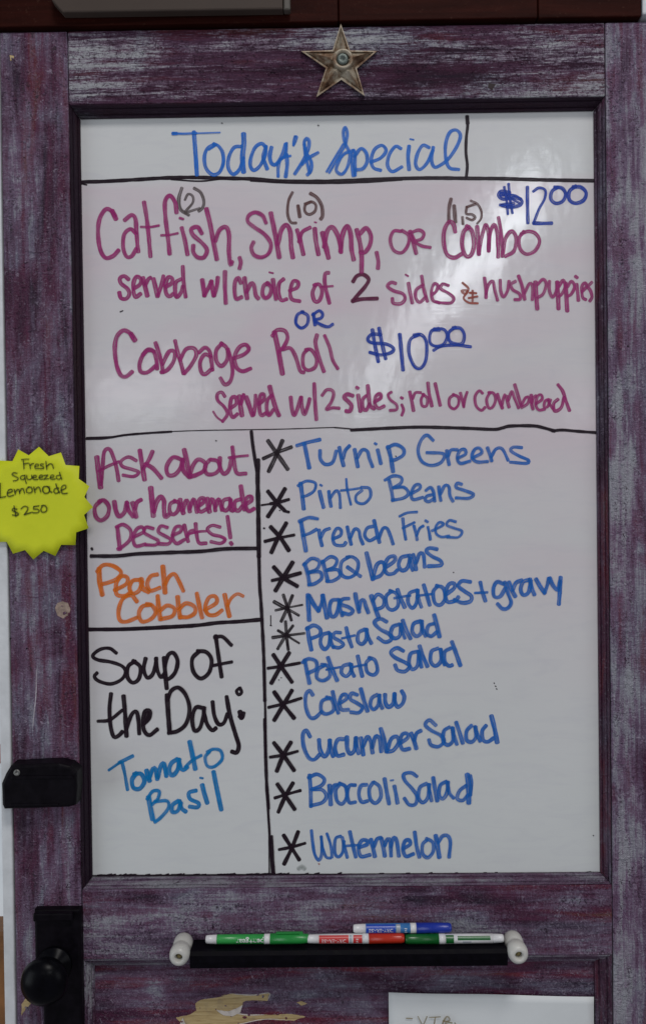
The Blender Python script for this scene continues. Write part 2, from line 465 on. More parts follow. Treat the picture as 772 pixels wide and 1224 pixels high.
# pale box above the door, its grey darkened to stand in for shade
M_box_shaded = simple('shade_darkened_grey_metal', (0.062, 0.046, 0.038), 0.6, 0, 12, 0.12, 0.15, 90, 0.2)
a = at(75, 14.5, -0.040); b = at(338, 10.0, -0.040)
fx = empty('overhead_box', ((a.x+b.x)/2, -0.03, a.z), 'shade-darkened grey box fixture above the top left of the door', 'fixture')
bm = extrude_poly([(a.x, a.z), (b.x, a.z-0.0005), (b.x+0.0005, a.z+0.14), (a.x-0.014, a.z+0.14), (a.x-0.014, a.z+0.016)], -0.040, -0.0265, 0.002)
obj('casing', bm, M_box_shaded, fx)
obj('end_cap', box(bmesh.new(), b.x+0.0008, b.x+0.010, -0.039, -0.0265, a.z-0.001, a.z+0.14, 0.002), simple('grey_end_cap', (0.07, 0.06, 0.05), 0.5), fx)

# white jamb left of the door, and what shows beyond it
jb = obj('door_jamb', box(bmesh.new(), DL-0.0158, DL-0.0015, -0.020, 0.06, DB, zc-0.001, 0.0015), M_white)
tag(jb, 'narrow white painted jamb along the left edge of the door', 'door jamb')
t = NT('daylight_window_glass')
nz = t.noise(t.mapping((4, 4, 9)), 1, 2, 0.5)
t.l(t.ramp(nz, [(0.35, (0.50, 0.58, 0.64)), (0.65, (0.72, 0.78, 0.84))]), t.b.inputs['Emission Color'])
t.b.inputs['Emission Strength'].default_value = 0.42; t.col((0.3, 0.3, 0.3)); t.rough(0.15)
sw = empty('side_window', (DL-0.25, 0.10, RB), 'bright side window seen past the white jamb at the far left', 'window')
xw = DL-0.0176
obj('pane', box(bmesh.new(), -1.5, xw+0.05, 0.12, 0.126, at(0, 1112, 0.12).z, zc+0.3), t.m, sw)
obj('frame', box(bmesh.new(), -1.5, xw+0.05, 0.095, 0.119, at(0, 912, 0.1).z, at(0, 893, 0.1).z, 0.003), simple('orange_brown_frame', (0.36, 0.15, 0.08), 0.6), sw)
sb = obj('side_bench', box(bmesh.new(), -1.5, xw+0.05, 0.07, 0.16, DB, at(0, 1111, 0.08).z, 0.004), simple('orange_brown_wood', (0.20, 0.085, 0.025), 0.55, 0, 20, 0.5))
tag(sb, 'orange brown wooden ledge under the side window, bottom left', 'ledge')

# ------------------------------------------------------------------ the door
door = empty('door', (0, 0, DB), 'old wooden door in distressed plum and white brushed paint framing a whiteboard', 'door')
G = 0.0011
def plank(x0, x1, z0, z1, mat, name, y0=YF, bev=0.0016):
    bm = box(bmesh.new(), x0, x1, y0, 0.018, z0, z1)
    # subdivide and jitter the outline very slightly so arrises are not ruler-straight
    long_e = [e for e in bm.edges if e.calc_length() > 0.3]
    bmesh.ops.subdivide_edges(bm, edges=long_e, cuts=40, use_grid_fill=True)
    for v in bm.verts:
        v.co.x += 0.0004*mnoise.noise(v.co*35); v.co.z += 0.0004*mnoise.noise(v.co*35+Vector((5, 0, 0)))
    sh = [e for e in bm.edges if e.is_manifold and e.calc_face_angle() > 0.7]
    bmesh.ops.bevel(bm, geom=sh, offset=bev, segments=2, profile=0.5, affect='EDGES')
    return obj(name, bm, mat, door)
plank(DL, SL-G, DB, DT, M_stile_l, 'stile')
plank(SR_+G, DR, DB, DT, M_stile_r, 'stile')
plank(SL, SR_, RT, DT, M_rail_t, 'rail')
plank(SL, SR_, RB, RM, M_rail_m, 'rail')
# mouldings, mitred; profile from board edge (s=0) to frame (s=1)
PROF = [(0.0, 0.0007), (0.0, -0.0035), (0.12, -0.0050), (0.22, -0.0052), (0.27, -0.0040), (0.33, -0.0072), (0.50, -0.0112), (0.66, -0.0128), (0.72, -0.0118), (0.78, -0.0145), (0.93, -0.0172), (0.995, -0.0168), (0.995, 0.0007)]
def moulding(ix0, ix1, iz0, iz1, ox0, ox1, oz0, oz1, side, mat, nseg=50):
    V, Fc = [], []
    def pt(s, k):
        xi = lambda i, o: i + (o-i)*s
        c = {'L': ((xi(ix0, ox0), xi(iz1, oz1)), (xi(ix0, ox0), xi(iz0, oz0))),
             'R': ((xi(ix1, ox1), xi(iz0, oz0)), (xi(ix1, ox1), xi(iz1, oz1))),
             'T': ((xi(ix1, ox1), xi(iz1, oz1)), (xi(ix0, ox0), xi(iz1, oz1))),
             'B': ((xi(ix0, ox0), xi(iz0, oz0)), (xi(ix1, ox1), xi(iz0, oz0)))}[side]
        (ax, az), (bx, bz) = c
        return ax+(bx-ax)*k, az+(bz-az)*k
    for k in range(nseg+1):
        for s, y in PROF:
            x, z = pt(s, 0.0006 + 0.9988*k/nseg)
            j = 0.0003*mnoise.noise(Vector((x*40, y*90, z*40)))
            V.append((x+j*0.6, y+j*0.6, z+j*0.6))
    n = len(PROF)
    for k in range(nseg):
        for i in range(n-1):
            Fc.append((k*n+i, k*n+i+1, (k+1)*n+i+1, (k+1)*n+i))
    o = obj('moulding', (V, [], Fc), mat, door)
    return o
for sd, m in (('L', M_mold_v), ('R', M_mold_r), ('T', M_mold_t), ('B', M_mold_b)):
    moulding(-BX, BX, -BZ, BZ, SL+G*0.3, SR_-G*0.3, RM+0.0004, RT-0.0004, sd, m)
# lower panel with its own mouldings
PX0 = at(114, 1180, 0).x; PX1 = at(709.5, 1180, 0).x; PZ1 = RB-0.016; PZ0 = DB+0.10
obj('panel', box(bmesh.new(), PX0-0.006, PX1+0.006, 0.0008, 0.012, PZ0-0.006, PZ1+0.006), M_panel, door)
M_low = paint('worn_paint_lower_moulding', 'Z', 0.08, 0.9, 12.5)
for sd, m in (('L', M_low), ('R', M_mold_r), ('T', M_mold_b), ('B', M_mold_b)):
    moulding(PX0, PX1, PZ0, PZ1, SL+G*0.3, SR_-G*0.3, DB+0.08, RB-0.0004, sd, m)
plank(SL, SR_, DB, DB+0.079, M_rail_m, 'rail')

# flaked patches of bare wood
def ridge(pts, w, h, mat, yf=YF):
    P = crom(pts, 1.2); V, Fc = [], []; n = len(P); prof = [(-1, -0.1), (-0.55, 0.6), (0, 1.0), (0.55, 0.6), (1, -0.1)]
    for i in range(n):
        d = (P[min(n-1, i+1)]-P[max(0, i-1)]).normalized(); nn = Vector((-d.y, d.x)); f = max(0.05, sin(pi*(i+0.3)/(n+0.2)))**0.5*(1+0.3*mnoise.noise(Vector((P[i].x*0.3, P[i].y*0.3, 0))))
        for a_, hh in prof:
            p = P[i]+nn*a_*w*f/2; q = at(p.x, p.y, yf); V.append((q.x, yf-h*hh*f, q.z))
    for i in range(n-1):
        for j in range(4): Fc.append((i*5+j, i*5+j+1, (i+1)*5+j+1, (i+1)*5+j))
    bm = bmesh.new(); me = bpy.data.meshes.new('t'); me.from_pydata(V, [], Fc); bm.from_mesh(me); bpy.data.meshes.remove(me)
    for f in bm.faces:
        f.normal_update()
        if f.normal.y > 0: f.normal_flip()
    obj('paint_ridge', bm, mat, door, True)

t = NT('bare_tan_wood')
gr = t.noise(t.mapping((25, 300, 420)), 1, 5, 0.65, 0.8); bl = t.noise(t.mapping((60, 60, 60)), 1, 4, 0.6)
cc = t.ramp(gr, [(0.32, (0.30, 0.20, 0.085)), (0.5, (0.46, 0.34, 0.16)), (0.7, (0.55, 0.43, 0.23))])
t.col(t.mix(t.rng(bl, 0.52, 0.68, 0, 0.55), cc, (0.28, 0.21, 0.13))); t.rough(0.75); t.bump(gr, 0.6, 0.0006); M_bare = t.m
M_flake = simple('curled_pale_paint', (0.55, 0.50, 0.46), 0.6, 0, 90, 0.2)
def patch(pts, y, th, mat, name, jag=0.6):
    P = []
    n = len(pts)
    for i in range(n):
        a = Vector(pts[i]); b = Vector(pts[(i+1) % n]); m = max(1, int((b-a).length/3))
        for k in range(m):
            p = a.lerp(b, k/m); nn = Vector((a.y-b.y, b.x-a.x)).normalized()
            p = p + nn*random.uniform(-jag, jag)
            q = at(p.x, p.y, y); P.append((q.x, q.z))
    return obj(name, extrude_poly(P, y-th, y+0.0003, 0.0), mat, door)
s = 2.969
big = [(130, 355), (150, 340), (215, 330), (250, 320), (330, 325), (392, 318), (385, 345), (330, 345), (300, 350), (295, 370), (270, 385), (310, 395), (380, 395), (470, 390), (522, 402), (480, 415), (380, 410), (300, 425), (200, 450), (100, 440), (60, 405), (110, 395), (135, 380)]
patch([(190+x/s, 1080+y/s) for x, y in big], 0.0008, 0.0003, M_bare, 'bare_patch')
lip = [(190+x/s, 1080+y/s) for x, y in big]
for k in range(0, len(lip)-3, 3): ridge(lip[k:k+4], 1.5, 0.0008, M_flake if k % 2 else M_panel, 0.0008)
patch([(190+x/s, 1080+y/s) for x, y in [(205, 378), (250, 382), (275, 372), (298, 360), (290, 385), (262, 398), (230, 396)]], 0.0004, 0.0008, M_flake, 'paint_flake', 0.3)
patch([(190+x/s, 1080+y/s) for x, y in [(488, 350), (505, 346), (525, 355), (505, 362)]], 0.0008, 0.0003, M_bare, 'bare_patch', 0.3)
patch([(190+x/s, 1080+y/s) for x, y in [(75, 425), (85, 405), (95, 428), (98, 450), (78, 450)]], 0.0004, 0.0008, M_flake, 'paint_flake', 0.3)
patch([(26, 1200), (33, 1190), (40, 1196), (31, 1206), (26, 1214)], YF+0.0001, 0.0004, M_bare, 'bare_patch', 0.5)
patch([(66, 727), (69, 721), (75, 719), (82, 721), (85, 728), (83, 735), (76, 739), (69, 736)], YF+0.0001, 0.0004, simple('tan_knot', (0.30, 0.22, 0.18), 0.7, 0, 200, 0.4), 'bare_patch', 0.4)
patch([(12, 66), (17, 67), (17, 71), (13, 73)], YF+0.0001, 0.0004, M_bare, 'bare_patch', 0.4)
patch([(584, 99), (592, 101), (588, 108), (583, 105)], YF+0.0001, 0.0004, simple('dark_nick', (0.02, 0.01, 0.012), 0.7), 'paint_nick', 0.4)

# lumps and wrinkles of thick paint, as relief on the boards
def lumps(n, x0, x1, z0, z1, yf, mat, axis, seed, clump=1.0):
    rr = random.Random(seed); V, Fc = [], []
    k = 0; tries = 0
    while k < n and tries < n*30:
        tries += 1
        x = rr.uniform(x0, x1); z = rr.uniform(z0, z1)
        if mnoise.noise(Vector((x*22+seed, 0, z*22)) ) + 0.35*rr.random() < 0.12*clump: continue
        r = rr.uniform(0.0008, 0.0021); e = rr.uniform(1.0, 2.0); hgt = r*rr.uniform(0.5, 0.9)
        a0 = rr.uniform(-0.35, 0.35) + (0 if rr.random() < 0.6 else pi/2)
        b = len(V); m = 8
        for ring, (kr, kh) in enumerate(((1.0, -0.15), (0.72, 0.62))):
            for j in range(m):
                an = 2*pi*j/m; u = r*e*kr*cos(an)*(1+rr.uniform(-.15, .15)); v = r*kr*sin(an)*(1+rr.uniform(-.15, .15))
                V.append((x+u*cos(a0)-v*sin(a0), yf-hgt*kh, z+u*sin(a0)+v*cos(a0)))
        V.append((x, yf-hgt, z)); 
        for j in range(m):
            j2 = (j+1) % m
            Fc.append((b+j, b+m+j, b+m+j2, b+j2)); Fc.append((b+m+j, b+2*m, b+m+j2))
        k += 1
    bm = bmesh.new(); me = bpy.data.meshes.new('t'); me.from_pydata(V, [], Fc); bm.from_mesh(me); bpy.data.meshes.remove(me)
    bmesh.ops.recalc_face_normals(bm, faces=bm.faces)
    for f in bm.faces: 
        if f.normal.y > 0: f.normal_flip()
    o = obj('paint_lumps', bm, mat, door, True); o['kind'] = 'stuff'
lumps(420, SL-0.020, SL-0.003, DB+0.1, DT-0.02, YF, M_stile_l, 'Z', 3, 0.6)
lumps(700, DL+0.004, SL-0.004, DB+0.1, DT-0.01, YF, M_stile_l, 'Z', 5)
lumps(520, SR_+0.003, SR_+0.026, DB+0.1, DT-0.02, YF, M_stile_r, 'Z', 8, 0.6)
lumps(350, SR_+0.003, SR_+0.062, DB+0.1, DT-0.02, YF, M_stile_r, 'Z', 9)
lumps(420, SL+0.003, SL+0.16, RB+0.004, RM-0.004, YF, M_rail_m, 'X', 11, 0.5)
lumps(700, SL+0.003, SR_-0.003, RB+0.004, RM-0.004, YF, M_rail_m, 'X', 12)
lumps(380, SL+0.003, SR_-0.003, RT+0.003, DT-0.003, YF, M_rail_t, 'X', 14)
lumps(300, PX0+0.01, PX1-0.01, RB-0.12, RB-0.018, 0.0008, M_panel, 'X', 15)
for pts in ([(18, 715), (28, 711), (40, 714), (52, 712), (60, 709)], [(14, 746), (30, 745), (50, 747)], [(38, 791), (45, 786), (54, 790)], [(62, 793), (74, 788), (84, 783)], [(58, 778), (72, 779), (84, 777)],
            [(30, 300), (44, 302), (58, 299)], [(60, 398), (72, 385), (82, 392)], [(48, 452), (60, 455), (74, 448)], [(66, 470), (76, 476), (84, 470), (86, 462)], [(30, 1040), (46, 1046), (62, 1041)], [(26, 1010), (40, 1006), (52, 1010)],
            [(58, 1028), (70, 1033), (84, 1029)], [(738, 640), (746, 650), (744, 664)], [(740, 1085), (748, 1100), (742, 1118)], [(738, 1125), (746, 1140), (741, 1158)], [(736, 905), (744, 915), (750, 912)]):
    ridge(pts, random.uniform(1.8, 3.0), random.uniform(0.0006, 0.0011), M_stile_l if pts[0][0] < 300 else M_stile_r)
for x, y in ((38.5, 752.5), (13, 763.5), (32.5, 775), (44, 829), (750, 414), (716.5, 54)):
    p = at(x, y, YF-0.0002)
    obj('nail_hole', lathe([(0.0003, 0.0011), (0, 0.0011), (0.0001, 0.0002)], (p.x, YF-0.0003, p.z), 'Y', 10), M_blackmetal, door)
ridge([(44, 800), (43.5, 830), (41.5, 850), (39.5, 871)], 1.6, 0.0007, simple('pale_paint_run', (0.42, 0.38, 0.43), 0.5, 0, 300, 0.3))

# rim lock: black case lying across the stile
YL = YF-0.026
pts = [(75, 92), (200, 84), (330, 76), (420, 76), (500, 95), (545, 140), (548, 250), (540, 372), (490, 388), (250, 396), (30, 402), (16, 370), (10, 220), (40, 150)]
P = [at(x/5.94, 900+y/5.94, YL) for x, y in pts]
lock = obj('lock_case', extrude_poly([(p.x, p.z) for p in P], YL, YF+0.0004, 0.004, 3), M_blackmetal, door)
p = at(123/5.94, 900+140/5.94, YL)
obj('screw', lathe([(0.001, 0.0045), (-0.0006, 0.0045), (-0.0014, 0.0036), (-0.0014, 0.0018), (-0.0006, 0.0014)], (p.x, YL, p.z), 'Y', 20), M_steel, lock, True)
a = at(14, 924, YL); b = at(88, 926.5, YL)
obj('ridge', box(bmesh.new(), a.x, b.x, YL-0.0014, YL+0.001, a.z-0.008, a.z-0.004, 0.0006), M_blackmetal, lock)
obj('ridge', box(bmesh.new(), a.x-0.002, b.x-0.02, YL-0.0012, YL+0.001, a.z-0.044, a.z-0.041, 0.0006), M_blackmetal, lock)
# tall black handle plate with knob
YP = YF-0.012
a = at(41, 1088, YP); b = at(96, 1088, YP)
plate = obj('handle_plate', extrude_poly([(a.x, a.z), (b.x, a.z), (b.x, DB+0.10), (a.x+0.012, DB+0.10), (a.x+0.010, at(0, 1205, YP).z), (a.x, at(0, 1190, YP).z)], YP, YF+0.0004, 0.0035, 3), M_blackmetal, door)
obj('top_lip', box(bmesh.new(), a.x+0.001, b.x-0.008, YP-0.008, YP+0.001, a.z-0.012, a.z-0.001, 0.002), M_blackmetal, plate)
p = at(66, 1152, YP)
kb = [(0.0005, 0.024), (-0.004, 0.023), (-0.006, 0.012), (-0.020, 0.011), (-0.026, 0.020), (-0.033, 0.028), (-0.042, 0.031), (-0.050, 0.028), (-0.056, 0.019), (-0.059, 0.008)]
obj('knob', lathe(kb, (p.x, YP, p.z), 'Y', 40), M_knob, plate, True)

# ------------------------------------------------------------------ the whiteboard
wb = empty('whiteboard', (0, 0.003, -BZ-0.004), 'glossy whiteboard set in the door with handwritten daily menu in coloured marker', 'whiteboard')
obj('panel', box(bmesh.new(), -BX-0.006, BX+0.006, 0.0, 0.006, -BZ-0.006, BZ+0.006), board_mat(), wb)
def wr(name, label, color, *parts): return write(name, label, color, parts, wb)
def src(w, s): return (0, 0, 1, w, s)
# ruled lines
wr('divider_line', 'black line under the title', 'blk',
   src(4.6, '97,217.8 105,217.3 120,217 140,216 165,214.6 195,212.8 230,212 268,213 305,214 330,216.2 365,216.8 398,216.5 430,215.2 460,214 510,212.8 560,213.2 600,213.6 650,215 708,216'),
   src(2.0, '205,214.5 240,216.5 270,213; w2.4: 300,216 345,218.5 400,218.8 440,217.5 480,214.8; w1.6: 97,219.5 104,221'))
wr('divider_line', 'short black line right of the title', 'blk', src(3.6, '557.6,139.5 558.6,150 557,165 556.6,182 558.2,198 557,212'), src(5, '558,139.5 558.6,147'))
wr('divider_line', 'black line under the specials, thin and broken in the middle', 'blk',
   src(2.8, '104,524.5 125,524 150,520 180,517.5 205,516; w1.2: 200,516 240,514.5 300,513.5 340,512.8 400,510.8; w1.6: 104,523 140,521.5 165,518; w4: 420,514 470,511.5 500,510.5 530,511 560,512 590,513.2 600,511.5 610,509.2 637,509 650,511.5 662,515; w3.6: 660,515 672,514 690,515.5 711,517; w1.6: 400,511 440,514 455,511.5'))
wr('divider_line', 'long vertical black line between the two columns', 'blk',
   src(4.2, '300.5,516 302,530 304.5,547 307,562; w5.5: 308.6,550 308,570 308.6,600 309.2,640 309.5,665; w4.2: 309.5,663 310.5,700 312,720 313.8,753 315.5,790 316.6,837; w3: 316.8,835 317.4,870 317,905; w4.2: 316.6,860 317.8,910 319,940 321,966; w3: 318.5,940 322.5,1000 325.5,1044; w1.8: 321,950 321.6,1000 322,1044; w4: 324.5,1000 327,1042'))
wr('divider_line', 'black line under the dessert note', 'blk', src(4.6, '109.5,664.6 140,664.5 165,662 200,660.5 240,659 270,656 307,655.4'), src(3, '110,655.5 110.6,656.5'))
wr('divider_line', 'black line above the soup of the day', 'blk', src(4.8, '108,752.4 150,752 200,749.5 235,747.5 260,744.5 285,743 313,740.5'), src(3, '108,752 170,752 230,749'))
# frayed dark paint along the edge of the board
tag(wr('paint_fringe', None, 'blk', src(1.8, '; '.join('%.1f,%.1f %.1f,%.1f' % (x, 1046.2-(x-112)*0.006, x+random.uniform(2, 6), 1045.9-(x-112)*0.006-random.uniform(-0.3, 1.0)) for x in [random.uniform(113, 345) if i % 3 else random.uniform(113, 710) for i in range(60)])),
   src(2.0, '112,1046.8 180,1046.4 250,1045.8 400,1045.2 560,1044.2 717,1043')), kind='stuff')
wr('title', "blue heading Today's Special", 'blue',
 (205, 135, 4, 4.6, '''w3: 8,98 60,99 120,96; w2: 120,97 180,95 232,93; w4.5: 8,98 25,98; w5.5: 108,92 113,160 118,230 122,294;
 205,150 172,170 158,210 165,262 195,294 228,285 248,240 245,190 225,158 203,148; w3: 215,152 180,175;
 335,160 300,165 275,210 272,262 295,293 325,270 345,215; w6.5: 345,102 346,150 340,210 345,280;
 450,162 430,146 400,165 380,215 378,255 395,274 425,250 448,200 452,160; w5: 450,165 440,215 457,266;
 w5: 478,165 470,205 478,240 500,245 530,200 545,150; w4: 550,145 545,200 520,225 510,260 510,303; w5: 550,200 553,250 546,303; w3: 500,248 530,215 568,205;
 w3: 592,112 600,114 592,138 583,155; w3: 590,112 584,135 583,152;
 w4.5: 590,290 625,235 652,175 658,135 645,122 634,145 645,190 668,235 665,275 650,295; w4: 625,245 655,215 700,190; w4: 636,150 640,200 660,285'''),
 (385, 135, 4, 4.4, '''w3: 22,280 60,215 100,150; w3: 34,286 72,220 108,160; w4: 112,150 120,100 110,68 101,92 108,140 132,195 122,255 95,292 68,275 78,235 105,195 150,178;
 w5: 150,180 145,240 150,298; w3.6: 158,190 158,298; 155,205 185,170 210,190 215,230 195,265 160,272;
 232,235 280,215 305,180 285,155 250,175 234,225 245,262 278,274;
 375,170 350,160 320,200 312,250 335,280 380,258; w5: 415,160 410,210 415,270; w2.2: 420,125 436,128;
 510,165 480,155 455,195 446,245 465,270 500,240 528,180; 530,165 522,225 535,258 560,252 600,222 640,165 660,110 642,82 610,92 590,145 590,215 608,262 652,270'''))
wr('lettering', 'magenta words Catfish, Shrimp, or Combo', 'mag',
 (110, 220, 4, 5.4, '''w6.5: 115,165 98,130; w5.5: 110,150 90,125 65,122 38,165 30,230 40,310 65,352 100,345 127,318;
 158,172 190,148 208,165 213,220 218,290 222,322; w5: 210,235 185,215 155,240 150,300 165,345 190,345 212,310;
 250,88 262,160 272,250 280,345; w3.2: 235,205 280,205 320,198;
 405,135 397,85 372,55 350,85 352,160 362,240 372,332; w3.2: 332,245 370,243 410,235;
 430,210 445,270 457,335; w3.4: 421,162 436,167;
 525,235 505,205 475,215 485,245 525,280 550,315 535,350 505,350 485,325 485,295;
 w6: 548,120 565,190 580,270 597,358; w5.5: 590,270 610,220 640,205 655,240 655,320 662,385 670,372; w5: 706,352 712,375 706,402'''),
 (290, 220, 4, 5.6, '''w5: 112,185 95,150 60,135 30,150 25,178 55,205 105,240 135,285 125,330 90,350 55,338 42,305 52,278;
 w6: 135,140 150,210 165,290 175,348; w6: 168,285 185,220 210,195 228,230 232,300 240,350; 
 260,220 275,270 290,335; w5: 270,275 285,230 322,208; w6: 345,215 350,270 362,335; w2: 344,182 352,184;
 w6.5: 382,235 395,290 410,352; w6: 390,300 402,230 425,205 447,230 465,280 470,325; w6: 468,320 478,240 500,200 516,240 520,310 530,360;
 w6: 545,220 560,280 568,340 568,418; w5.5: 560,238 590,210 612,245 608,290 585,325 562,325; w5: 640,328 648,370 646,402'''),
 (450, 220, 4, 4.4, '''115,225 82,225 65,265 80,315 120,328 150,290 152,245 122,222; w5.5: 160,228 175,280 188,330; 160,235 200,220 225,235 215,262 185,275 215,295 255,303; w6: 168,250 180,275;
 w5.5: 375,228 368,195 348,180 325,215 320,275 335,335 370,352 405,335;
 w5.5: 440,205 415,230 408,290 425,342 450,340 465,290 455,225 430,202;
 w5.5: 480,205 485,280 488,335; w5: 488,330 500,260 520,195 535,240 535,320; w5: 535,320 540,240 560,195 575,230 580,290 580,348;
 w4.5: 582,160 595,240 600,345; w5: 603,330 615,260 645,225 667,260 655,320 615,345;'''),
 (560, 215, 4, 4.6, '262,248 240,280 245,330 275,355 315,340 338,295 320,258 285,246 250,258'))
wr('lettering', 'grey number (2) above Catfish', 'gry', (110, 220, 4, 3.2, 'w4.5: 430,20 416,70 424,120 462,148; 445,75 460,48 482,58 482,90 445,135 475,128 515,115; w4: 490,20 520,40 535,80 530,112 512,128'))
wr('lettering', 'brown number (10) above Shrimp', 'brn', (290, 220, 4, 4, 'w3.6: 238,40 220,80 215,140 230,182 255,186; w4.8: 265,105 273,155; w3.6: 325,85 300,100 298,130 318,145 345,130 350,100 330,85 298,95; w4.6: 325,45 355,65 378,105 382,150 374,166'))
wr('lettering', 'brown number (1,5) above combo', 'brn', (450, 220, 4, 3.5, 'w4.4: 355,72 345,120 345,182; w5: 370,105 376,180; w3.6: 410,158 412,190; 430,110 428,142 455,145 470,160 455,172 430,162; 430,110 470,96; w3: 450,80 480,95 500,130 498,165 480,188'))
wr('lettering', 'blue price 12.00 with dollar sign', 'navy', (560, 215, 4, 4.2, '''w4.6: 195,62 155,55 143,75 165,92 220,85 252,98 245,120 200,130 158,122; w3: 150,75 210,72 250,90; w3: 150,60 200,88 240,110; w3.6: 190,20 195,80 208,158; w3.6: 170,35 180,100 186,162; w4: 150,120 215,112;
  w4.4: 280,35 280,120 282,205; w3.6: 308,55 335,38 365,50 362,90 335,140 310,205; w4.8: 310,207 350,208 395,207;
  w4.6: 425,35 397,55 392,92 415,112 448,102 462,68 445,40 410,34; w4.8: 510,30 480,55 480,95 510,112 548,97 560,62 535,35 498,34'''))
wr('lettering', 'magenta words served w/choice of, under Catfish', 'mag',
 (130, 310, 4, 5.2, '''95,95 75,80 55,90 60,115 90,140 100,165 85,188 60,185 52,160; 120,140 150,120 155,95 135,82 120,110 120,155 130,180 152,165;
  w6: 165,90 175,130 185,172; 176,120 190,95 200,88; w6: 215,95 225,135 234,175; 236,172 255,115 262,80;
  275,130 300,115 305,92 285,85 272,120 275,160 290,177 308,165; 345,95 322,110 318,150 325,180 345,160 355,130; w5: 355,35 358,100 368,178;
  w6: 448,100 453,135 458,172; 458,172 480,130 492,105; w6: 490,108 497,140 503,172; 505,172 517,130 522,88; w5.5: 556,60 556,130 560,208;
  632,112 620,88 605,105 602,150 610,188 635,180; w6: 650,90 655,140 662,185; 660,155 680,115 695,125 703,170 715,186;
  765,115 742,125 735,165 750,185 770,170 777,135 757,113'''),
 (320, 310, 4, 5, '''w5.5: 25,98 33,145 40,188; w2.4: 8,62 25,66; 75,95 55,115 52,160 65,195 90,190; 105,150 140,135 145,110 122,105 108,150 115,190 152,200;
  230,120 214,160 225,200 248,195 260,152 246,120 222,124; 290,64 275,68 272,110 282,160 294,208; w3: 255,132 310,128'''))
wr('lettering', 'magenta word sides before the ampersand', 'mag',
 (320, 310, 4, 4.6, '''w4.6: 610,115 590,110 572,128 600,150 645,165 655,190 635,212 600,210 595,188; w4.6: 672,115 680,160 690,208; w2.6: 658,73 670,80;
  w4.5: 735,80 745,140 762,200; w4.4: 742,122 710,145 706,182 725,205 755,180'''),
 (520, 310, 4, 4.2, '''-12,168 6,150 12,125 -5,116 -18,150 -12,195 18,208; 62,125 35,118 25,140 60,160 88,185 75,208 30,208 5,203'''))
wr('lettering', 'magenta word hushpuppies', 'mag',
 (520, 310, 4, 4.2, '''w4.8: 235,90 242,140 242,182; 242,165 255,120 275,105 285,150 297,195; 310,100 312,150 325,180 345,150 352,105;
  382,105 360,120 370,145 402,165 405,190 380,192; w4.6: 398,80 415,130 427,190; 427,160 450,115 465,130 463,192;
  w5.5: 478,110 482,170 487,235; 488,120 515,95 530,120 515,165 490,182; 545,105 545,150 560,180 578,150 582,110; w5.5: 582,110 586,170 588,235; 590,130 610,100 620,130 605,165 590,177;
  w5.5: 622,115 626,180 630,245; 632,130 650,105 665,130 650,165 632,177; w4.6: 675,120 680,160 683,195; w4.2: 670,82 677,87; 700,155 722,130 715,112 700,130 703,180 718,192; 747,110 730,130 742,152 748,180 738,198'''))
wr('lettering', 'dark plum figure 2', 'plum', (320, 310, 4, 5, '408,105 425,80 455,72 482,95 465,130 430,170 406,200; 406,198 450,190 522,187'))
wr('lettering', 'rust coloured ampersand', 'rust', (520, 310, 4, 3, '130,112 158,140 142,165 125,150 155,152 135,185 160,207 202,210; 165,160 195,162; 178,150 178,200; 160,185 200,178'))
wr('lettering', 'small blue word OR', 'navy', (300, 360, 4, 4, '250,50 222,65 215,105 240,128 268,110 272,70 242,50; w4.4: 298,60 306,112; 295,65 325,45 342,60 335,80 305,92 340,115 370,122 390,110'))
wr('lettering', 'magenta words Cabbage Roll', 'mag',
 (125, 370, 4, 5.2, '''w6.5: 145,145 128,118; w5.5: 138,132 120,110 90,100 60,130 50,190 60,270 80,315 105,320 132,298;
  238,200 205,195 180,225 168,265 175,297 205,300 245,270; 185,215 210,190 235,200 248,240 252,282; w5: 245,160 262,210 275,265 280,300; 278,260 310,200 337,205 330,250 300,290 272,300;
  338,150 352,210 368,265 378,305; 362,240 390,190 427,185 440,215 415,265 383,305; 453,205 480,182 503,200 512,250 516,288; 508,225 480,215 458,250 462,295 480,310 512,285;
  562,162 535,195 535,245 560,270 588,235 585,185 558,162; w5: 590,190 605,240 612,300 600,345 575,358 555,328; 620,232 665,215 690,190 675,168 645,180 622,225 630,275 660,295 698,282'''),
 (300, 360, 4, 5, '''w6.5: 112,150 130,230 150,345; w5: 102,165 125,138 162,142 175,175 158,215 135,240; 155,230 188,225 213,265 235,332 252,340; w4.6: 272,230 250,255 250,310 275,330 308,312 312,270 288,232 262,232; 315,162 308,200 325,270 348,335; w4.4: 352,165 375,220 390,280 414,322'''))
wr('lettering', 'blue price 10.00 with dollar sign', 'navy', (420, 370, 4, 4.4, '''140,120 98,118 78,140 95,158 165,165 200,185 190,205 140,217 88,205; w4.8: 100,98 112,170 128,248; w4.8: 132,90 145,160 163,235;
  w5: 230,120 238,200 246,288; 320,120 280,145 275,210 300,270 330,280 355,240 358,160 335,122 298,122; w4: 415,90 380,105 374,155 400,175 440,165 456,125 440,95 395,92; w3: 390,100 420,100; 495,85 465,110 468,150 500,165 530,160 538,120 520,90 485,87; w4.2: 392,195 430,175 500,170 568,178'''))
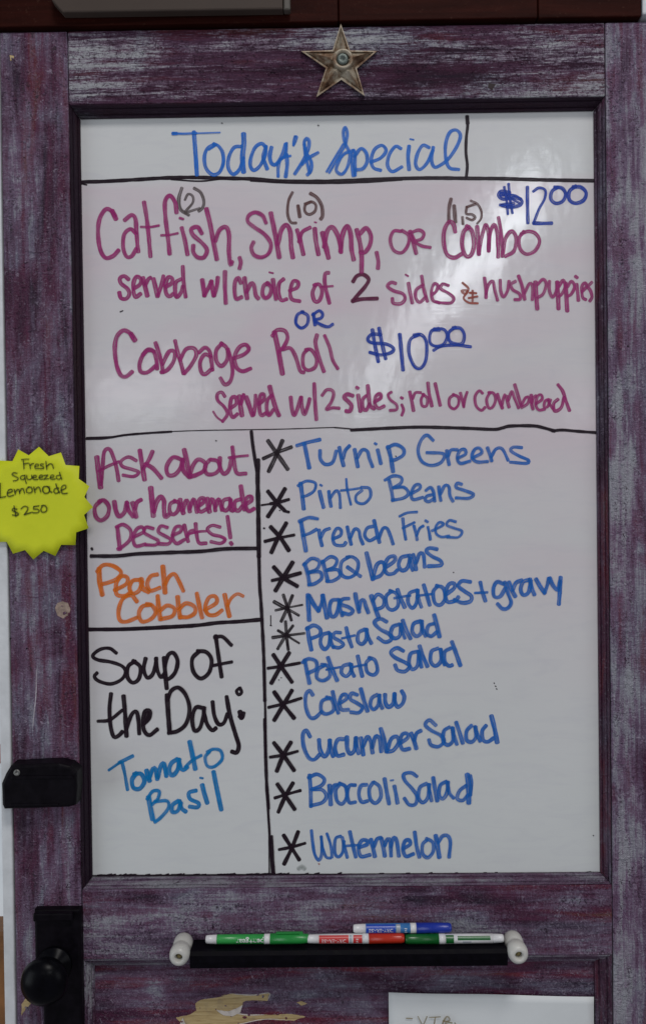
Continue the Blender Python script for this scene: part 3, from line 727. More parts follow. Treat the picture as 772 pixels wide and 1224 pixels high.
wr('lettering', 'magenta words served w/ 2 sides; roll or cornbread', 'mag',
 (250, 445, 4, 5, '''w4.4: 75,115 60,95 40,105 42,135 72,165 88,200 65,235; w2.6: 65,235 38,215 20,188; 105,170 130,150 127,120 107,125 100,180 113,215 135,200; w6: 145,115 150,160 157,205; 152,150 165,108;
  w6: 178,120 192,160 208,205; 212,202 222,150 222,110; 240,150 262,130 262,105 245,110 240,170 250,205 272,195; 300,110 280,130 275,170 285,205 307,180; w6: 290,70 303,120 318,170 333,205;
  390,120 395,170 407,205 427,160 438,120; 440,120 445,170 456,200 472,160 480,128; w5: 502,55 505,130 512,225; w4.2: 540,110 560,85 585,85 595,105 582,145 560,177 590,170 620,172'''),
 (400, 445, 4, 4.6, '''w5.5: 85,112 60,105 45,120 65,140 80,160 72,185 55,185; w5.5: 112,110 118,150 122,185; w4.2: 105,72 111,76; 150,112 133,132 136,172 150,182 165,152; w5.5: 158,65 162,110 168,158 187,172;
  190,142 220,122 216,102 196,115 192,152 210,172 235,162; w3.8: 270,95 255,107 265,130 295,155 295,178 265,182; w4: 317,121 323,124; w4: 320,155 328,180 320,205;
  w4.6: 358,95 368,140 376,182; w3.8: 372,125 385,98 410,97; w3.8: 425,105 412,130 418,160 438,160 442,125 420,105; w4.6: 445,52 450,100 463,160; w4.4: 480,55 490,100 503,157;
  w3.8: 570,107 548,125 548,160 570,175 590,155 590,120 565,106; w4: 600,100 608,130 616,165; w3.8: 616,160 622,125 632,95'''),
 (530, 445, 4, 3.8, '''185,100 170,88 150,115 155,160 180,182 197,168; 222,95 205,130 215,170 235,165 248,130 238,100 215,97; w4.4: 257,105 268,140 280,170; 278,160 285,125 292,108; w4.4: 300,115 305,140 312,165; 308,135 325,92 337,120 357,170;
  w4.4: 340,60 355,110 370,160; 372,155 392,120 408,122 400,150 372,168; w4.4: 418,110 420,150 426,175; 422,145 428,122 440,112; 442,150 470,128 465,107 448,115 440,155 455,180 482,176;
  500,130 484,138 480,165 495,165 510,132; 500,130 505,150 520,172; w4.4: 545,130 525,150 530,185 560,170 575,120; w4.4: 546,60 568,90 585,140 600,182'''))
wr('lettering', 'magenta words Ask about our homemade Desserts!', 'mag',
 (100, 520, 4, 5.4, '''w7: 65,108 72,170 82,248; w5: 85,235 92,160 100,80 125,68 145,110 160,165 168,217; w4: 76,172 115,150 168,128;
  w4.4: 252,122 215,105 180,125 187,150 235,165 265,178 240,198 190,192; w6: 270,75 280,140 292,212; 330,80 312,120 285,160; w5.5: 298,138 335,162 372,205;
  470,117 428,107 398,150 405,190 435,190 462,160 475,117; w5.5: 470,120 478,170 502,198; w6.5: 482,72 495,130 508,200; 508,190 525,142 550,117 582,135 575,170 540,190 515,198; w5: 602,120 580,150 590,185 625,185 650,160 640,125 608,117;
  652,110 652,150 670,185 695,165 708,110'''),
 (160, 520, 4, 5.4, 'w5: 472,58 478,110 492,180 535,184; w3.4: 455,108 500,102 545,98'),
 (100, 570, 4, 5.4, '''82,115 55,145 60,190 85,208 115,185 122,142 98,112 76,118; w6: 148,120 155,160 170,188 195,170 208,127; w5.5: 207,122 217,160 237,188; w6: 235,125 245,160 252,190; 248,152 256,122 275,110'''),
 (160, 570, 4, 5.2, '''w7: 82,55 88,120 94,185; w6: 97,165 110,120 130,95 145,115 145,150 150,190 166,182; 197,117 175,130 172,165 190,180 212,160 217,127 195,114; w6: 222,110 228,150 237,172; 236,160 250,112 262,127 268,165; 268,152 285,107 295,132 302,168;
  308,142 335,120 335,102 315,107 307,145 320,167 347,155; w6: 352,105 355,140 362,165; 360,150 372,107 385,125 390,160; 390,145 405,107 415,132 422,158; 457,105 430,112 422,145 440,162 460,140 463,110; 462,110 466,160 480,158;
  510,107 485,117 482,150 500,162 518,140; w6: 512,45 520,100 530,155; 537,130 562,112 560,94 540,100 535,140 550,164 574,152'''),
 (100, 570, 4, 4.6, '''w5.5: 162,240 168,290 174,345; 158,240 190,228 225,255 222,300 185,335 165,345; 242,287 288,262 280,240 255,250 238,290 250,330 295,322; w4.4: 332,247 300,240 290,265 320,285 357,305 345,325 298,325; w4.4: 400,242 370,235 358,262 385,280 417,300 405,320 362,320'''),
 (160, 570, 4, 4.6, '''185,280 225,260 225,238 200,242 186,285 205,318 242,300; w5: 242,232 250,270 260,308; 256,285 268,262 285,256; w5: 296,225 300,270 312,315 345,317; w3.4: 265,272 310,262 345,260; w4.4: 412,240 375,232 352,250 375,275 415,285 437,300 415,318 370,310; w5: 448,190 455,240 462,290; w5: 464,316 468,321'''))
wr('lettering', 'orange words Peach Cobbler', 'org',
 (105, 665, 4, 5.2, '''w6.5: 55,60 58,120 70,182; 46,72 75,42 120,45 160,75 140,108 100,125 70,132; 130,162 185,132 190,102 162,95 137,130 140,182 180,188 205,172;
  250,112 215,117 200,150 215,177 245,165 262,122; w6.5: 256,110 262,150 290,168; 332,87 302,95 285,130 300,164 345,150; w6.5: 360,50 365,110 370,172; 372,132 390,97 415,85 437,120 457,165;
  235,215 207,185 167,205 148,260 155,305 185,312 235,293; 300,232 262,240 245,275 260,312 302,300 325,267 307,234 282,228; w6: 335,190 340,250 347,300; 346,260 380,235 415,250 405,285 350,300;
  w6: 430,195 435,245 442,292; 437,252 470,225 510,240 512,270 480,290 442,290; w5.5: 522,178 535,240 547,292; 560,257 615,222 610,192 580,197 562,242 575,277 610,280 642,258; w6: 655,185 665,235 677,285; w4.2: 668,237 685,202 715,180 742,190'''))
wr('lettering', 'black words Soup of the Day:', 'blk',
 (105, 750, 4, 5, '''w4.4: 137,122 105,100 60,105 25,135 50,155 110,165 165,185 182,215 160,250 110,270 55,257 33,235 45,218; 228,162 195,185 190,235 215,264 245,245 252,190 218,160; 277,150 268,200 285,240 310,225 325,180 328,148; 327,150 332,200 350,237 368,220;
  w5.5: 366,147 370,210 378,290; 370,182 385,132 410,122 430,160 418,215 385,247 365,235; 532,115 500,150 505,210 540,244 580,215 592,155 567,118 526,113; 612,42 620,100 630,170 640,235; w4.6: 607,47 645,45 686,84; w4: 600,182 650,172 688,165'''),
 (105, 805, 4, 5, '''112,98 105,170 110,250 125,302 147,298 165,280; w4.2: 50,228 105,222 165,176; w5.5: 172,110 180,200 186,298; 186,262 210,197 232,182 242,215 247,287; 268,242 295,212 298,180 275,180 265,222 270,272 295,295 332,268; w5: 278,230 286,190;
  w6: 380,105 385,190 392,280; w5: 383,125 400,82 435,68 470,105 487,170 470,240 430,275 388,284; 552,165 517,163 500,215 510,272 535,262 552,210 557,165; 555,180 570,240 595,272 612,262;
  597,137 605,200 625,242 650,237 668,195; w5.4: 664,112 680,200 706,290 722,345 712,378 690,374; w4: 724,70 711,85 722,102 736,90 728,70; w6: 728,185 735,212; w5: 745,190 738,212 726,205'''))
wr('lettering', 'cyan words Tomato Basil', 'cyan',
 (120, 880, 4, 5.2, '''w3.4: 42,162 95,125; w4.6: 92,126 155,95; w4.2: 105,125 118,180 131,255; w5.6: 172,177 152,210 160,247 190,250 212,215 195,180 163,182; w6: 222,165 228,190 236,212; w5.6: 234,200 252,155 265,157 273,205; w5.6: 276,195 290,142 305,132 316,190;
  w5.6: 367,110 340,130 330,165 345,187 370,160 378,112; w5.6: 374,112 385,150 397,162 415,148; w6.2: 428,28 440,85 454,155; w4: 407,147 440,115 482,92; w4.2: 522,75 502,100 512,142 545,145 582,110 575,70 540,62 512,75;
  w6.5: 232,292 240,340 251,395; w4.4: 225,300 250,264 282,264 275,300 250,325; w4.4: 262,312 320,310 325,345 290,388 262,410; 372,310 345,330 345,362 370,357 385,320; 380,310 390,345 408,360; 457,260 425,270 430,300 470,320 465,340 428,337; w6: 488,235 498,275 511,318; w3: 478,199 490,201; w6: 542,172 555,240 578,350'''))
# list
ast = lambda *p, c='blk': wr('asterisk', None, c, *p)
ast((310, 515, 4, 5, '42,48 85,110 135,182; 110,48 75,130 45,193; w4.4: 20,132 80,105 152,78'), c='blks')
ast((160, 570, 4, 4.6, 'w5: 642,70 690,130 720,160; w3.4: 718,163 740,168; w5.2: 722,58 680,130 642,188; w2.6: 612,135 660,128; w4: 655,128 690,122 740,108'))
ast((160, 570, 4, 5.2, '655,240 700,290 740,350; 728,222 690,290 658,360; w4.2: 628,308 700,290; w3.6: 690,292 765,278; w2: 621,245 625,246'))
ast((310, 605, 4, 5.2, '70,292 120,345 180,382; w5.6: 158,270 115,340 78,402; w4: 62,355 120,342; w5: 115,342 195,320'))
ast((310, 680, 4, 4, '115,125 135,185 153,245; 158,128 135,185 105,250; w4.6: 72,158 130,190; w3: 130,188 188,222; w3.4: 78,198 135,185; w2.4: 130,186 205,172'), c='blks')
ast((310, 680, 4, 3.6, '125,252 130,320 138,385; 160,272 125,320 88,382; w3.4: 90,295 130,318; w2.6: 130,318 190,355; w4: 65,328 130,318; w3: 130,318 215,308'), c='blks')
ast((310, 765, 4, 5.2, '68,72 110,135 155,200; 142,62 100,130 58,205; w3.8: 42,135 110,125 192,110'))
ast((310, 765, 4, 5.2, '72,250 115,310 165,372; 155,242 115,310 72,382; w3.8: 45,322 115,305 200,278'))
ast((310, 855, 4, 5.2, '70,132 115,190 165,262; 150,130 115,190 84,265; w3.8: 52,200 115,190 182,172'))
ast((310, 920, 4, 5, '87,70 125,125 168,188; 160,65 125,125 91,202; w3.8: 75,135 130,118 195,100'))
ast((310, 920, 4, 4.8, '117,315 155,375 190,430; 185,298 155,375 119,450; w3.8: 95,382 155,370 218,352'))
wr('lettering', 'blue words Turnip Greens', 'list',
 (310, 515, 4, 4.6, '''w4.8: 180,70 230,55 288,42; w5.4: 215,62 225,110 238,175; 290,95 292,135 315,160 350,150 367,97; w5: 382,80 390,120 402,165; 400,130 410,95 430,72; w5: 455,90 462,130 470,170; 467,130 490,92 515,97 525,130 540,170; w5: 565,92 572,120 580,155; w3.6: 552,60 558,63;
  w5.5: 615,77 628,130 638,193; 612,80 650,65 687,85 687,115 650,137 630,140'''),
 (450, 515, 4, 4.2, '''270,45 240,20 212,45 198,95 215,145 260,165 308,150 320,110 240,104; w4.6: 335,95 340,130 346,160; 342,120 355,92 385,90; 390,130 425,110 420,88 397,95 385,130 400,155 445,145; 455,130 502,105 490,82 467,90 455,125 480,148 530,146; w4.6: 530,82 540,110 549,142; 547,125 570,87 600,87 627,140; 692,80 652,78 640,95 680,120 724,140 715,155 638,150'''))
wr('lettering', 'blue words Pinto Beans', 'list',
 (310, 515, 4, 3.8, '''w5.4: 197,252 205,310 212,372; 185,262 225,240 267,250 262,285 230,308 205,315; w5: 288,290 296,325 306,365; w3: 291,258 298,262; w4.6: 332,290 336,325 342,360; 340,320 365,287 382,302 387,367; w3.2: 415,230 420,280 437,352; w3: 390,285 440,280 485,273; 490,285 462,310 465,340 500,347 530,315 525,275 488,270'''),
 (450, 515, 4, 4.2, '''w4.8: 60,237 70,280 78,330; 40,235 80,215 118,224 115,250 80,272; 85,272 130,270 152,297 130,320 75,332; 165,300 205,277 205,258 182,262 165,300 175,328 220,318; 235,285 257,270 272,292 277,335; 268,305 240,312 232,330 250,338 275,322; 297,268 300,300 306,332; 304,302 325,262 345,267 350,310 364,335; 405,255 385,250 380,270 420,285 462,303 440,322 380,320'''))
wr('lettering', 'blue words French Fries', 'list',
 (310, 605, 4, 4.4, '''w5.6: 200,78 210,140 222,212; w4.6: 192,72 235,55 278,60; 208,140 240,130 272,112; w4.8: 285,115 290,150 299,188; 294,150 310,118 335,107; 350,157 387,140 390,114 370,107 352,142 360,182 400,188 412,175; w4.6: 420,100 428,140 438,182; 434,152 455,110 475,117 482,150 494,180; 540,97 515,105 503,140 525,165 557,150; w5: 548,70 560,120 573,172; 572,152 590,107 610,107 625,140 638,180'''),
 (430, 605, 4, 3.5, '''w4: 205,60 210,105 219,158; 190,48 225,32 272,28; 205,105 235,90 260,78; w4: 258,95 268,130 273,160; 272,140 285,107 302,95; w3.8: 325,100 332,130 336,158; 314,69 323,75; 345,117 385,98 400,85 380,77 362,100 365,132 390,147 425,142; 457,74 427,68 415,90 450,105 487,120 470,148 418,148'''))
wr('lettering', 'blue words BBQ beans', 'list',
 (310, 605, 4, 4.6, '''w5.4: 217,277 230,320 240,372; 212,280 250,250 287,264 275,300 235,318; 245,315 290,315 297,345 265,370 236,376; w5.4: 303,265 315,310 327,358; 300,270 340,242 370,257 358,290 320,308; 330,305 375,305 384,335 350,358 322,358; 428,242 392,270 392,325 425,342 462,320 472,270 447,244 418,244; w4.8: 422,292 450,312 482,335'''),
 (430, 605, 4, 5, '''w6: 32,225 48,290 62,348; 65,337 80,282 105,267 120,292 100,330 65,345; 125,292 165,262 165,240 137,247 118,287 130,322 160,322 178,307; 227,237 197,247 185,282 200,307 225,297 240,250; 237,235 242,280 252,306; w5.4: 255,232 262,270 268,302; 268,270 285,227 303,232 309,290; w4.8: 367,205 332,200 317,215 345,240 384,260 387,282 328,287'''))
wr('lettering', 'blue words Mash potatoes + gravy', 'list',
 (310, 680, 4, 5, '''w6: 232,125 235,185 238,243; w6: 238,130 262,172 283,200; 285,195 300,155 303,127; w6: 303,128 312,180 323,232; 374,147 345,152 335,190 345,227 368,217 384,152; 380,147 386,190 396,222; w4.8: 427,142 397,145 388,167 425,182 447,200 430,217 398,210; w5.4: 458,120 465,160 476,205; 476,190 485,152 500,150 508,177 520,208'''),
 (430, 680, 4, 4.8, '''w5.6: 55,130 70,180 88,228; 62,152 85,122 114,142 110,180 75,195; 152,107 125,132 130,180 155,197 182,175 177,122 143,104; w5.2: 180,100 195,140 213,182; w3.2: 165,140 220,130 240,128; 272,102 237,117 230,160 250,187 270,162 277,102; 274,105 282,150 293,182; w5.2: 305,78 318,120 333,172; w3.2: 275,128 345,120; 372,82 350,110 358,162 385,172 407,140 397,92 366,80; w5.2: 410,122 450,92 450,70 425,74 408,117 418,157 455,152 470,135; w5: 527,62 487,58 470,82 500,107 532,130 527,155 490,162 450,148; w5: 575,65 585,110 599,152; w3.4: 550,115 608,112'''),
 (500, 680, 4, 5, '''407,72 375,62 358,92 362,132 390,132 414,92; w5: 412,65 425,110 442,160 425,188 400,190 378,168; w5.6: 432,65 445,100 461,130; 450,102 465,67 492,55; 527,52 500,62 488,97 500,124 525,112 537,57; w5.4: 532,50 540,90 553,122; w5.4: 562,50 580,82 602,115; 602,113 614,80 622,47; w5.4: 627,45 640,75 665,100 676,60; w5.4: 678,42 675,100 670,168'''))
wr('lettering', 'blue words Pasta Salad', 'list',
 (310, 680, 4, 5, '''w5.6: 230,282 238,335 248,386; 226,287 260,270 290,287 288,315 250,332; 332,305 300,317 292,357 310,384 332,365 340,310; 336,310 342,350 354,375; w4.6: 387,305 360,305 355,327 385,345 402,362 380,377 353,372; w5.2: 415,282 425,325 441,372; w3.2: 395,332 455,318; 502,290 474,305 470,345 490,360 510,337 513,290; 510,290 520,325 534,355'''),
 (430, 680, 4, 5, '''127,252 97,238 70,255 95,287 140,312 150,337 120,350 88,330; 187,265 157,277 148,312 165,332 190,320 197,268; 194,265 203,300 214,330; w5.2: 205,247 220,290 241,332; 287,250 257,262 250,300 270,322 294,302 297,250; 292,250 300,290 314,320; 352,262 327,272 320,307 340,322 367,302; w5.8: 355,222 368,270 380,322'''))
wr('lettering', 'blue words Potato Salad', 'list',
 (310, 765, 4, 4.8, '''w5.4: 217,97 228,150 239,205; 206,107 235,90 270,102 272,137 235,157; 312,120 280,140 275,180 305,194 337,170 327,125 298,118; w5.2: 328,85 345,130 371,192; w3.2: 320,142 385,130; 432,115 400,125 392,157 415,174 437,150 440,117; 434,118 442,150 452,172; w5.2: 470,78 480,125 491,172; w3.2: 440,130 510,117; 532,87 510,110 515,152 545,167 564,145 552,97 524,85'''),
 (430, 755, 4, 5, '''207,92 177,78 148,97 165,122 215,147 237,165 215,190 180,184 168,160; 272,95 242,107 235,152 250,180 275,162 282,100; 280,95 287,130 294,168; w5.2: 285,70 300,115 322,165; 372,80 342,95 338,142 360,164 387,140 387,87; 385,85 392,125 404,158; 432,80 405,97 405,142 425,164 440,160; w5.6: 440,50 458,100 479,160'''))
wr('lettering', 'blue word Coleslaw', 'list',
 (310, 765, 4, 4.8, '''255,262 240,242 222,262 222,317 240,367 265,372 297,343; 337,277 300,292 295,337 320,354 354,335 347,287 322,274; w5.2: 350,248 362,300 377,348; 385,302 415,282 415,262 395,264 382,297 392,332 425,333; 467,262 440,255 435,282 467,302 492,322 475,347 438,345; w5.6: 485,235 500,290 516,338; 562,262 537,277 530,312 545,332 567,312 574,264; 572,265 577,300 587,325; w5.6: 600,262 602,300 617,320 640,302 646,257; w5.2: 645,260 647,292 660,320 685,302 692,270 680,245'''))
wr('lettering', 'blue words Cucumber Salad', 'list',
 (310, 855, 4, 5.2, '''242,102 224,72 208,92 212,150 235,202 262,212 288,188; w5.6: 285,118 290,165 310,197 330,172 337,120; w5.6: 335,120 342,160 352,195; 402,114 375,117 362,152 372,192 402,188; w5.6: 418,105 420,160 435,184 455,165 462,108; w5.6: 460,110 464,150 474,182; w5.6: 485,110 490,150 496,187; 494,152 515,104 530,122 540,178; 540,152 555,102 573,110 582,172'''),
 (430, 850, 4, 5, '''w6: 100,85 113,130 127,192; w5: 132,182 150,132 177,122 184,152 160,187 132,194; 195,152 228,127 225,107 202,112 192,152 205,184 236,180; w5.6: 245,107 258,140 269,177; 260,140 270,107 290,94;
  w4.8: 362,67 332,42 312,65 340,92 387,117 402,145 375,170 340,162 330,138; 427,77 402,95 398,142 420,162 444,140 444,82; 440,80 450,120 463,157; w5.2: 460,55 475,100 491,152; 532,70 510,95 510,137 535,147 554,122 552,77; 550,75 560,110 574,142; 602,70 584,95 588,137 610,147 637,130; w6: 628,25 642,80 655,148'''))
wr('lettering', 'blue words Broccoli Salad', 'list',
 (310, 920, 4, 4.8, '''w5: 240,27 245,100 246,175; 235,38 275,22 310,45 297,75 250,94; 255,94 300,97 320,127 300,157 246,172; w6: 335,77 338,120 341,165; 342,112 355,77 372,72; 387,67 365,97 370,147 395,164 417,130 412,82 383,65; 457,74 430,77 420,117 430,157 458,155; 512,72 485,77 475,117 488,154 516,150'''),
 (430, 910, 4, 4.8, '''62,102 45,132 50,180 75,200 100,170 94,122 68,100; w5.2: 118,85 128,145 139,202; w5: 165,120 172,155 179,198; w2.4: 147,92 159,90; w4.6: 272,72 245,55 210,62 215,92 250,132 272,167 265,205 235,207 213,178; 317,107 287,125 280,172 300,197 325,172 332,112; 327,112 334,150 342,188; w5.4: 350,80 358,130 369,187; 412,97 384,115 378,160 395,180 415,152 422,100; 417,100 427,150 447,175; 507,117 477,140 465,177 490,187 515,162; w6.6: 513,65 520,130 520,197; w5: 527,70 532,100 527,160'''))
wr('lettering', 'blue word Watermelon', 'list',
 (365, 980, 9.65, 4.2, '70,125 82,250 105,390 150,465 185,410 190,300 182,195; w3.8: 182,195 200,330 240,430 290,440; w3.8: 248,160 282,260 300,350 306,430; 405,190 352,210 335,300 345,400 385,427 430,370 442,250; 425,205 452,320 482,432'),
 (310, 920, 4, 5, '''w5: 432,298 445,355 460,417; w3.4: 410,365 475,360; 478,372 515,357 515,340 490,338 474,372 485,414 527,408; w5.4: 533,335 543,375 551,414; 548,365 562,332 580,325; w5.4: 583,330 592,370 599,412; 598,362 612,332 625,342 629,412; 628,367 640,327 655,337 666,412; 688,377 720,357 715,337 695,342 686,380 700,414 735,403'''),
 (430, 910, 4, 4.6, '''w5: 262,340 270,400 284,457; 320,377 300,397 300,442 325,460 350,430 347,387 318,370; w6: 362,357 370,400 379,457; 375,387 395,357 420,357 432,387 426,457'''))
tag(wr('speck', None, 'blk', src(1.2, '''265,147 266,147.3; 380,149.5 381,150; 258,526.5 259,527; 472.5,545 473.3,545.6; 590,816.3 590.6,817; 591.6,820 592.4,820.6; 592.8,823.2 593.6,823.8; 541.5,684 542,684.5; 333,812.5 333.6,813; 336,810 336.4,810.3;
 323.6,736 323.8,748; 323,747.5 324.6,748; 334,610 335,610.3; 708.4,998.5 709,999'''), src(1.4, '144,372.6 147,371.4')), kind='stuff')
wr('smudge', 'faint green grey smudge at the foot of the board', 'smu', src(6.5, '357.5,1038 361,1036 363.5,1038'))
wr('speck', None, 'rust', src(1.6, '380.8,1032.5 381.6,1033'))

# ------------------------------------------------------------------ star
def star():
    YS = YF-0.0006
    cx, cy, s = 378, 348, 6.433
    tips = [(368, 50), (652, 262), (552, 612), (178, 622), (60, 264)]
    inn = [(440, 258), (492, 400), (372, 486), (252, 396), (304, 256)]
    c = at(350+cx/s, 20+cy/s, YS-0.006)
    root = empty('star', (c.x, YF, c.z), 'weathered cream iron star fixed to the top rail of the door', 'star ornament')
    def P(p, y): q = at(350+p[0]/s, 20+p[1]/s, y); return Vector((q.x, y, q.z))
    bm = bmesh.new()
    def sc(p, k): return (cx+(p[0]-cx)*k, cy+(p[1]-cy)*k)
    outline = []
    for i in range(5): outline += [tips[i], inn[i]]
    yb = YS; n = 10
    back = [bm.verts.new(P(p, yb)) for p in outline]
    rim = [bm.verts.new(P(sc(p, 0.985), YS-0.0042)) for p in outline]
    rim2 = [bm.verts.new(P(sc(p, 0.90 if i % 2 == 0 else 0.88), YS-0.0044)) for i, p in enumerate(outline)]
    inr = [bm.verts.new(P(sc(p, 0.84 if i % 2 == 0 else 0.78), YS-0.0016)) for i, p in enumerate(outline)]
    # each arm: a ridge down its middle, sunk fields either side
    mid = [bm.verts.new(P(sc(p, 0.26), YS-0.0095 if i % 2 == 0 else YS-0.0035)) for i, p in enumerate(outline)]
    ctr = bm.verts.new(P((cx, cy), YS-0.006))
    for i in range(n):
        j = (i+1) % n
        for a, b in ((back, rim), (rim, rim2), (rim2, inr), (inr, mid)):
            bm.faces.new((a[i], a[j], b[j], b[i]))
        bm.faces.new((mid[i], mid[j], ctr))
    bmesh.ops.recalc_face_normals(bm, faces=bm.faces)
    bmesh.ops.triangulate(bm, faces=[f for f in bm.faces if len(f.verts) > 3])
    t = NT('rusty_cream_iron')
    nn = t.noise(t.mapping((45, 45, 45)), 1, 5, 0.7); n2 = t.noise(t.mapping((220,)*3), 1, 4, 0.7)
    cc = t.ramp(nn, [(0.34, (0.07, 0.028, 0.012)), (0.44, (0.20, 0.12, 0.07)), (0.54, (0.33, 0.28, 0.21)), (0.75, (0.42, 0.38, 0.30))])
    cc = t.mix(t.rng(n2, 0.55, 0.72, 0, 0.6), cc, (0.16, 0.09, 0.05))
    t.col(cc); t.rough(0.5); t.b.inputs['Metallic'].default_value = 0.25
    t.bump(n2, 0.5, 0.0006)
    body = obj('body', bm, t.m, root)
    bv = body.modifiers.new('bevel', 'BEVEL'); bv.width = 0.0004; bv.segments = 2; bv.limit_method = 'ANGLE'; bv.angle_limit = R(20)
    for k in range(5):           # raised ribs along the arms
        a = P(sc(tips[k], 0.28), YS-0.0090); b = P(sc(tips[k], 0.82), YS-0.0030)
        d = (b-a); w = Vector((-d.z, 0, d.x)).normalized()
        V = [tuple(a+w*0.0022), tuple(a-w*0.0022), tuple(b-w*0.0009), tuple(b+w*0.0009), tuple(a+Vector((0, -0.0030, 0))), tuple(b+Vector((0, -0.0018, 0)))]
        obj('rib', (V, [], [(0, 4, 5, 3), (4, 1, 2, 5), (3, 5, 2), (0, 1, 4)]), t.m, root)
    r0 = 80/s*0.00115
    c = P((384, 354), YS)
    obj('ring', lathe([(-0.002, r0), (-0.0095, r0*0.98), (-0.0112, r0*0.88), (-0.0112, r0*0.76), (-0.0095, r0*0.62), (-0.006, r0*0.58)], (c.x, YS, c.z), 'Y', 40, cap=False), t.m, root, True)
    m = simple('grey_screw_head', (0.10, 0.12, 0.11), 0.45, 0.6, 500, 0.5, 0.4, 900)
    sc_ = obj('screw', lathe([(-0.004, r0*0.57), (-0.0088, r0*0.55), (-0.0098, r0*0.44), (-0.0098, r0*0.12), (-0.0086, r0*0.08)], (c.x-0.0006, YS, c.z+0.0006), 'Y', 28), m, root, True)
star()

# ------------------------------------------------------------------ yellow starburst sign
def sunburst():
    Y = YF-0.0050; s = 6.433
    pts = [(722, 490), (655, 412), (695, 330), (612, 272), (618, 175), (510, 166), (475, 70), (380, 99), (305, 26), (225, 92), (145, 46), (100, 137), (-22, 130), (-55, 240), (-135, 300), (-95, 405), (-160, 480), (-92, 560), (-125, 655), (-52, 690), (-25, 757), (60, 757), (108, 848), (198, 820), (262, 892), (340, 826), (430, 866), (474, 780), (585, 782), (590, 684), (688, 652), (652, 550)]
    pp = [(x/s, 530+y/s) for x, y in pts]
    # a sheet with slight curl: outline ring, inner ring, centre
    c = (285/s, 530+460/s)
    bm = bmesh.new(); rings = []
    def curl(px, py):
        r = math.hypot(px-c[0], py-c[1])/67
        return Y - 0.0035*r*r*(0.6+0.4*cos(2.1*math.atan2(py-c[1], px-c[0])+0.7)) - 0.0003*mnoise.noise(Vector((px*0.05, py*0.05, 0)))
    for k in (1.0, 0.8, 0.55, 0.28):
        ring = []
        for i, (x, y) in enumerate(pp):
            if k < 1:
                a = pp[i-1]; b = pp[(i+1) % len(pp)]; bl = min(1, (1-k)*2.5)
                x2 = x*(1-bl*0.5)+(a[0]+b[0])/2*bl*0.5; y2 = y*(1-bl*0.5)+(a[1]+b[1])/2*bl*0.5
                x, y = c[0]+(x2-c[0])*k, c[1]+(y2-c[1])*k
            q = at(x, y, Y); ring.append(bm.verts.new((q.x, curl(x, y), q.z)))
        rings.append(ring)
    q = at(*c, Y); cv = bm.verts.new((q.x, Y, q.z)); n = len(pp)
    for a, b in zip(rings, rings[1:]):
        for i in range(n): bm.faces.new((a[i], a[(i+1) % n], b[(i+1) % n], b[i]))
    for i in range(n): bm.faces.new((rings[-1][i], rings[-1][(i+1) % n], cv))
    bmesh.ops.recalc_face_normals(bm, faces=bm.faces)
    q = at(c[0], c[1], Y)
    root = empty('starburst_sign', (q.x, YF, at(40, 668, YF).z), 'neon yellow starburst card with handwritten lemonade price stuck on the left stile', 'sign')
    t = NT('neon_yellow_card')
    nn = t.noise(t.mapping((20,)*3), 1, 4, 0.6)
    t.col(t.ramp(nn, [(0.3, (0.61, 0.67, 0.006)), (0.7, (0.68, 0.735, 0.010))])); t.rough(0.6)
    card = obj('card', bm, t.m, root, True)
    so = card.modifiers.new('thickness', 'SOLIDIFY'); so.thickness = 0.0004; so.offset = 1
    o = write('lettering', 'handwritten words Fresh Squeezed Lemonade $2.50', 'pen', [
     (0, 540, 7.959, 1.7, '''225,80 230,120 232,160; 208,74 245,70 278,70; 228,115 275,107; 285,115 290,140 294,160; 292,132 305,115 322,112; 335,140 370,132 365,118 345,118 335,140 345,160 378,158; 415,118 395,115 388,128 415,142 418,158 388,162; 440,90 445,130 450,165; 448,140 475,115 500,120 512,157;
      165,205 135,198 118,215 150,235 178,250 165,270 130,277; 235,225 205,230 200,255 225,265 240,245; 240,222 245,270 255,300; 258,225 262,255 285,265 305,250 305,222; 315,245 350,240 345,225 325,225 315,250 335,265 362,262; 375,245 408,238 402,222 382,225 375,250 390,262 417,260;
      420,225 455,222; 455,222 425,260; 425,260 465,256; 480,245 515,238 512,222 490,222 480,250 498,262 527,258; 577,225 545,225 540,250 565,262 585,245; 570,195 580,230 592,262'''),
     (0, 540, 7.959, 1.9, '''6,300 8,370 8,435; 8,435 30,432 57,425; 75,395 120,377 115,357 87,362 72,400 90,425 132,412; 140,360 150,402; 150,385 170,357 185,362 192,397; 192,382 205,352 225,352 237,392; 275,335 255,357 262,387 295,390 312,365 300,338 272,335; 325,335 338,387; 337,362 360,337 378,342 392,380;
      455,330 420,332 410,365 430,395 465,387 475,352 452,330; 470,332 477,372 497,385; 560,345 527,350 515,375 535,397 567,380; 535,305 550,350 570,392; 585,367 630,342 622,317 595,327 585,367 600,397 642,395;
      165,547 132,537 120,557 150,572 180,590 160,607 122,600; 137,515 155,612; 205,542 235,518 270,532 257,567 235,597; 235,598 300,577; 327,520 372,515; 327,520 322,545 355,545 377,560 360,580 318,580; 407,515 392,545 405,574 440,567 450,537 427,510 400,513'''),
     (0, 540, 7.959, 1.3, '310,572 313,574')], root, Y-0.0012)
    # lay the pen strokes on the curled card
    base = wloc(root)
    for v in o.data.vertices:
        w = v.co + base
        d = (w.y - (Y-0.0012))
        # picture position of this point
        vv = MR.transposed() @ (w - CAM); px = 386+F*vv.x/-vv.z; py = 612-F*vv.y/-vv.z
        yy = curl(px, py)-0.00105
        ww = at(px, py, yy + d*0.5); v.co = ww - base
sunburst()

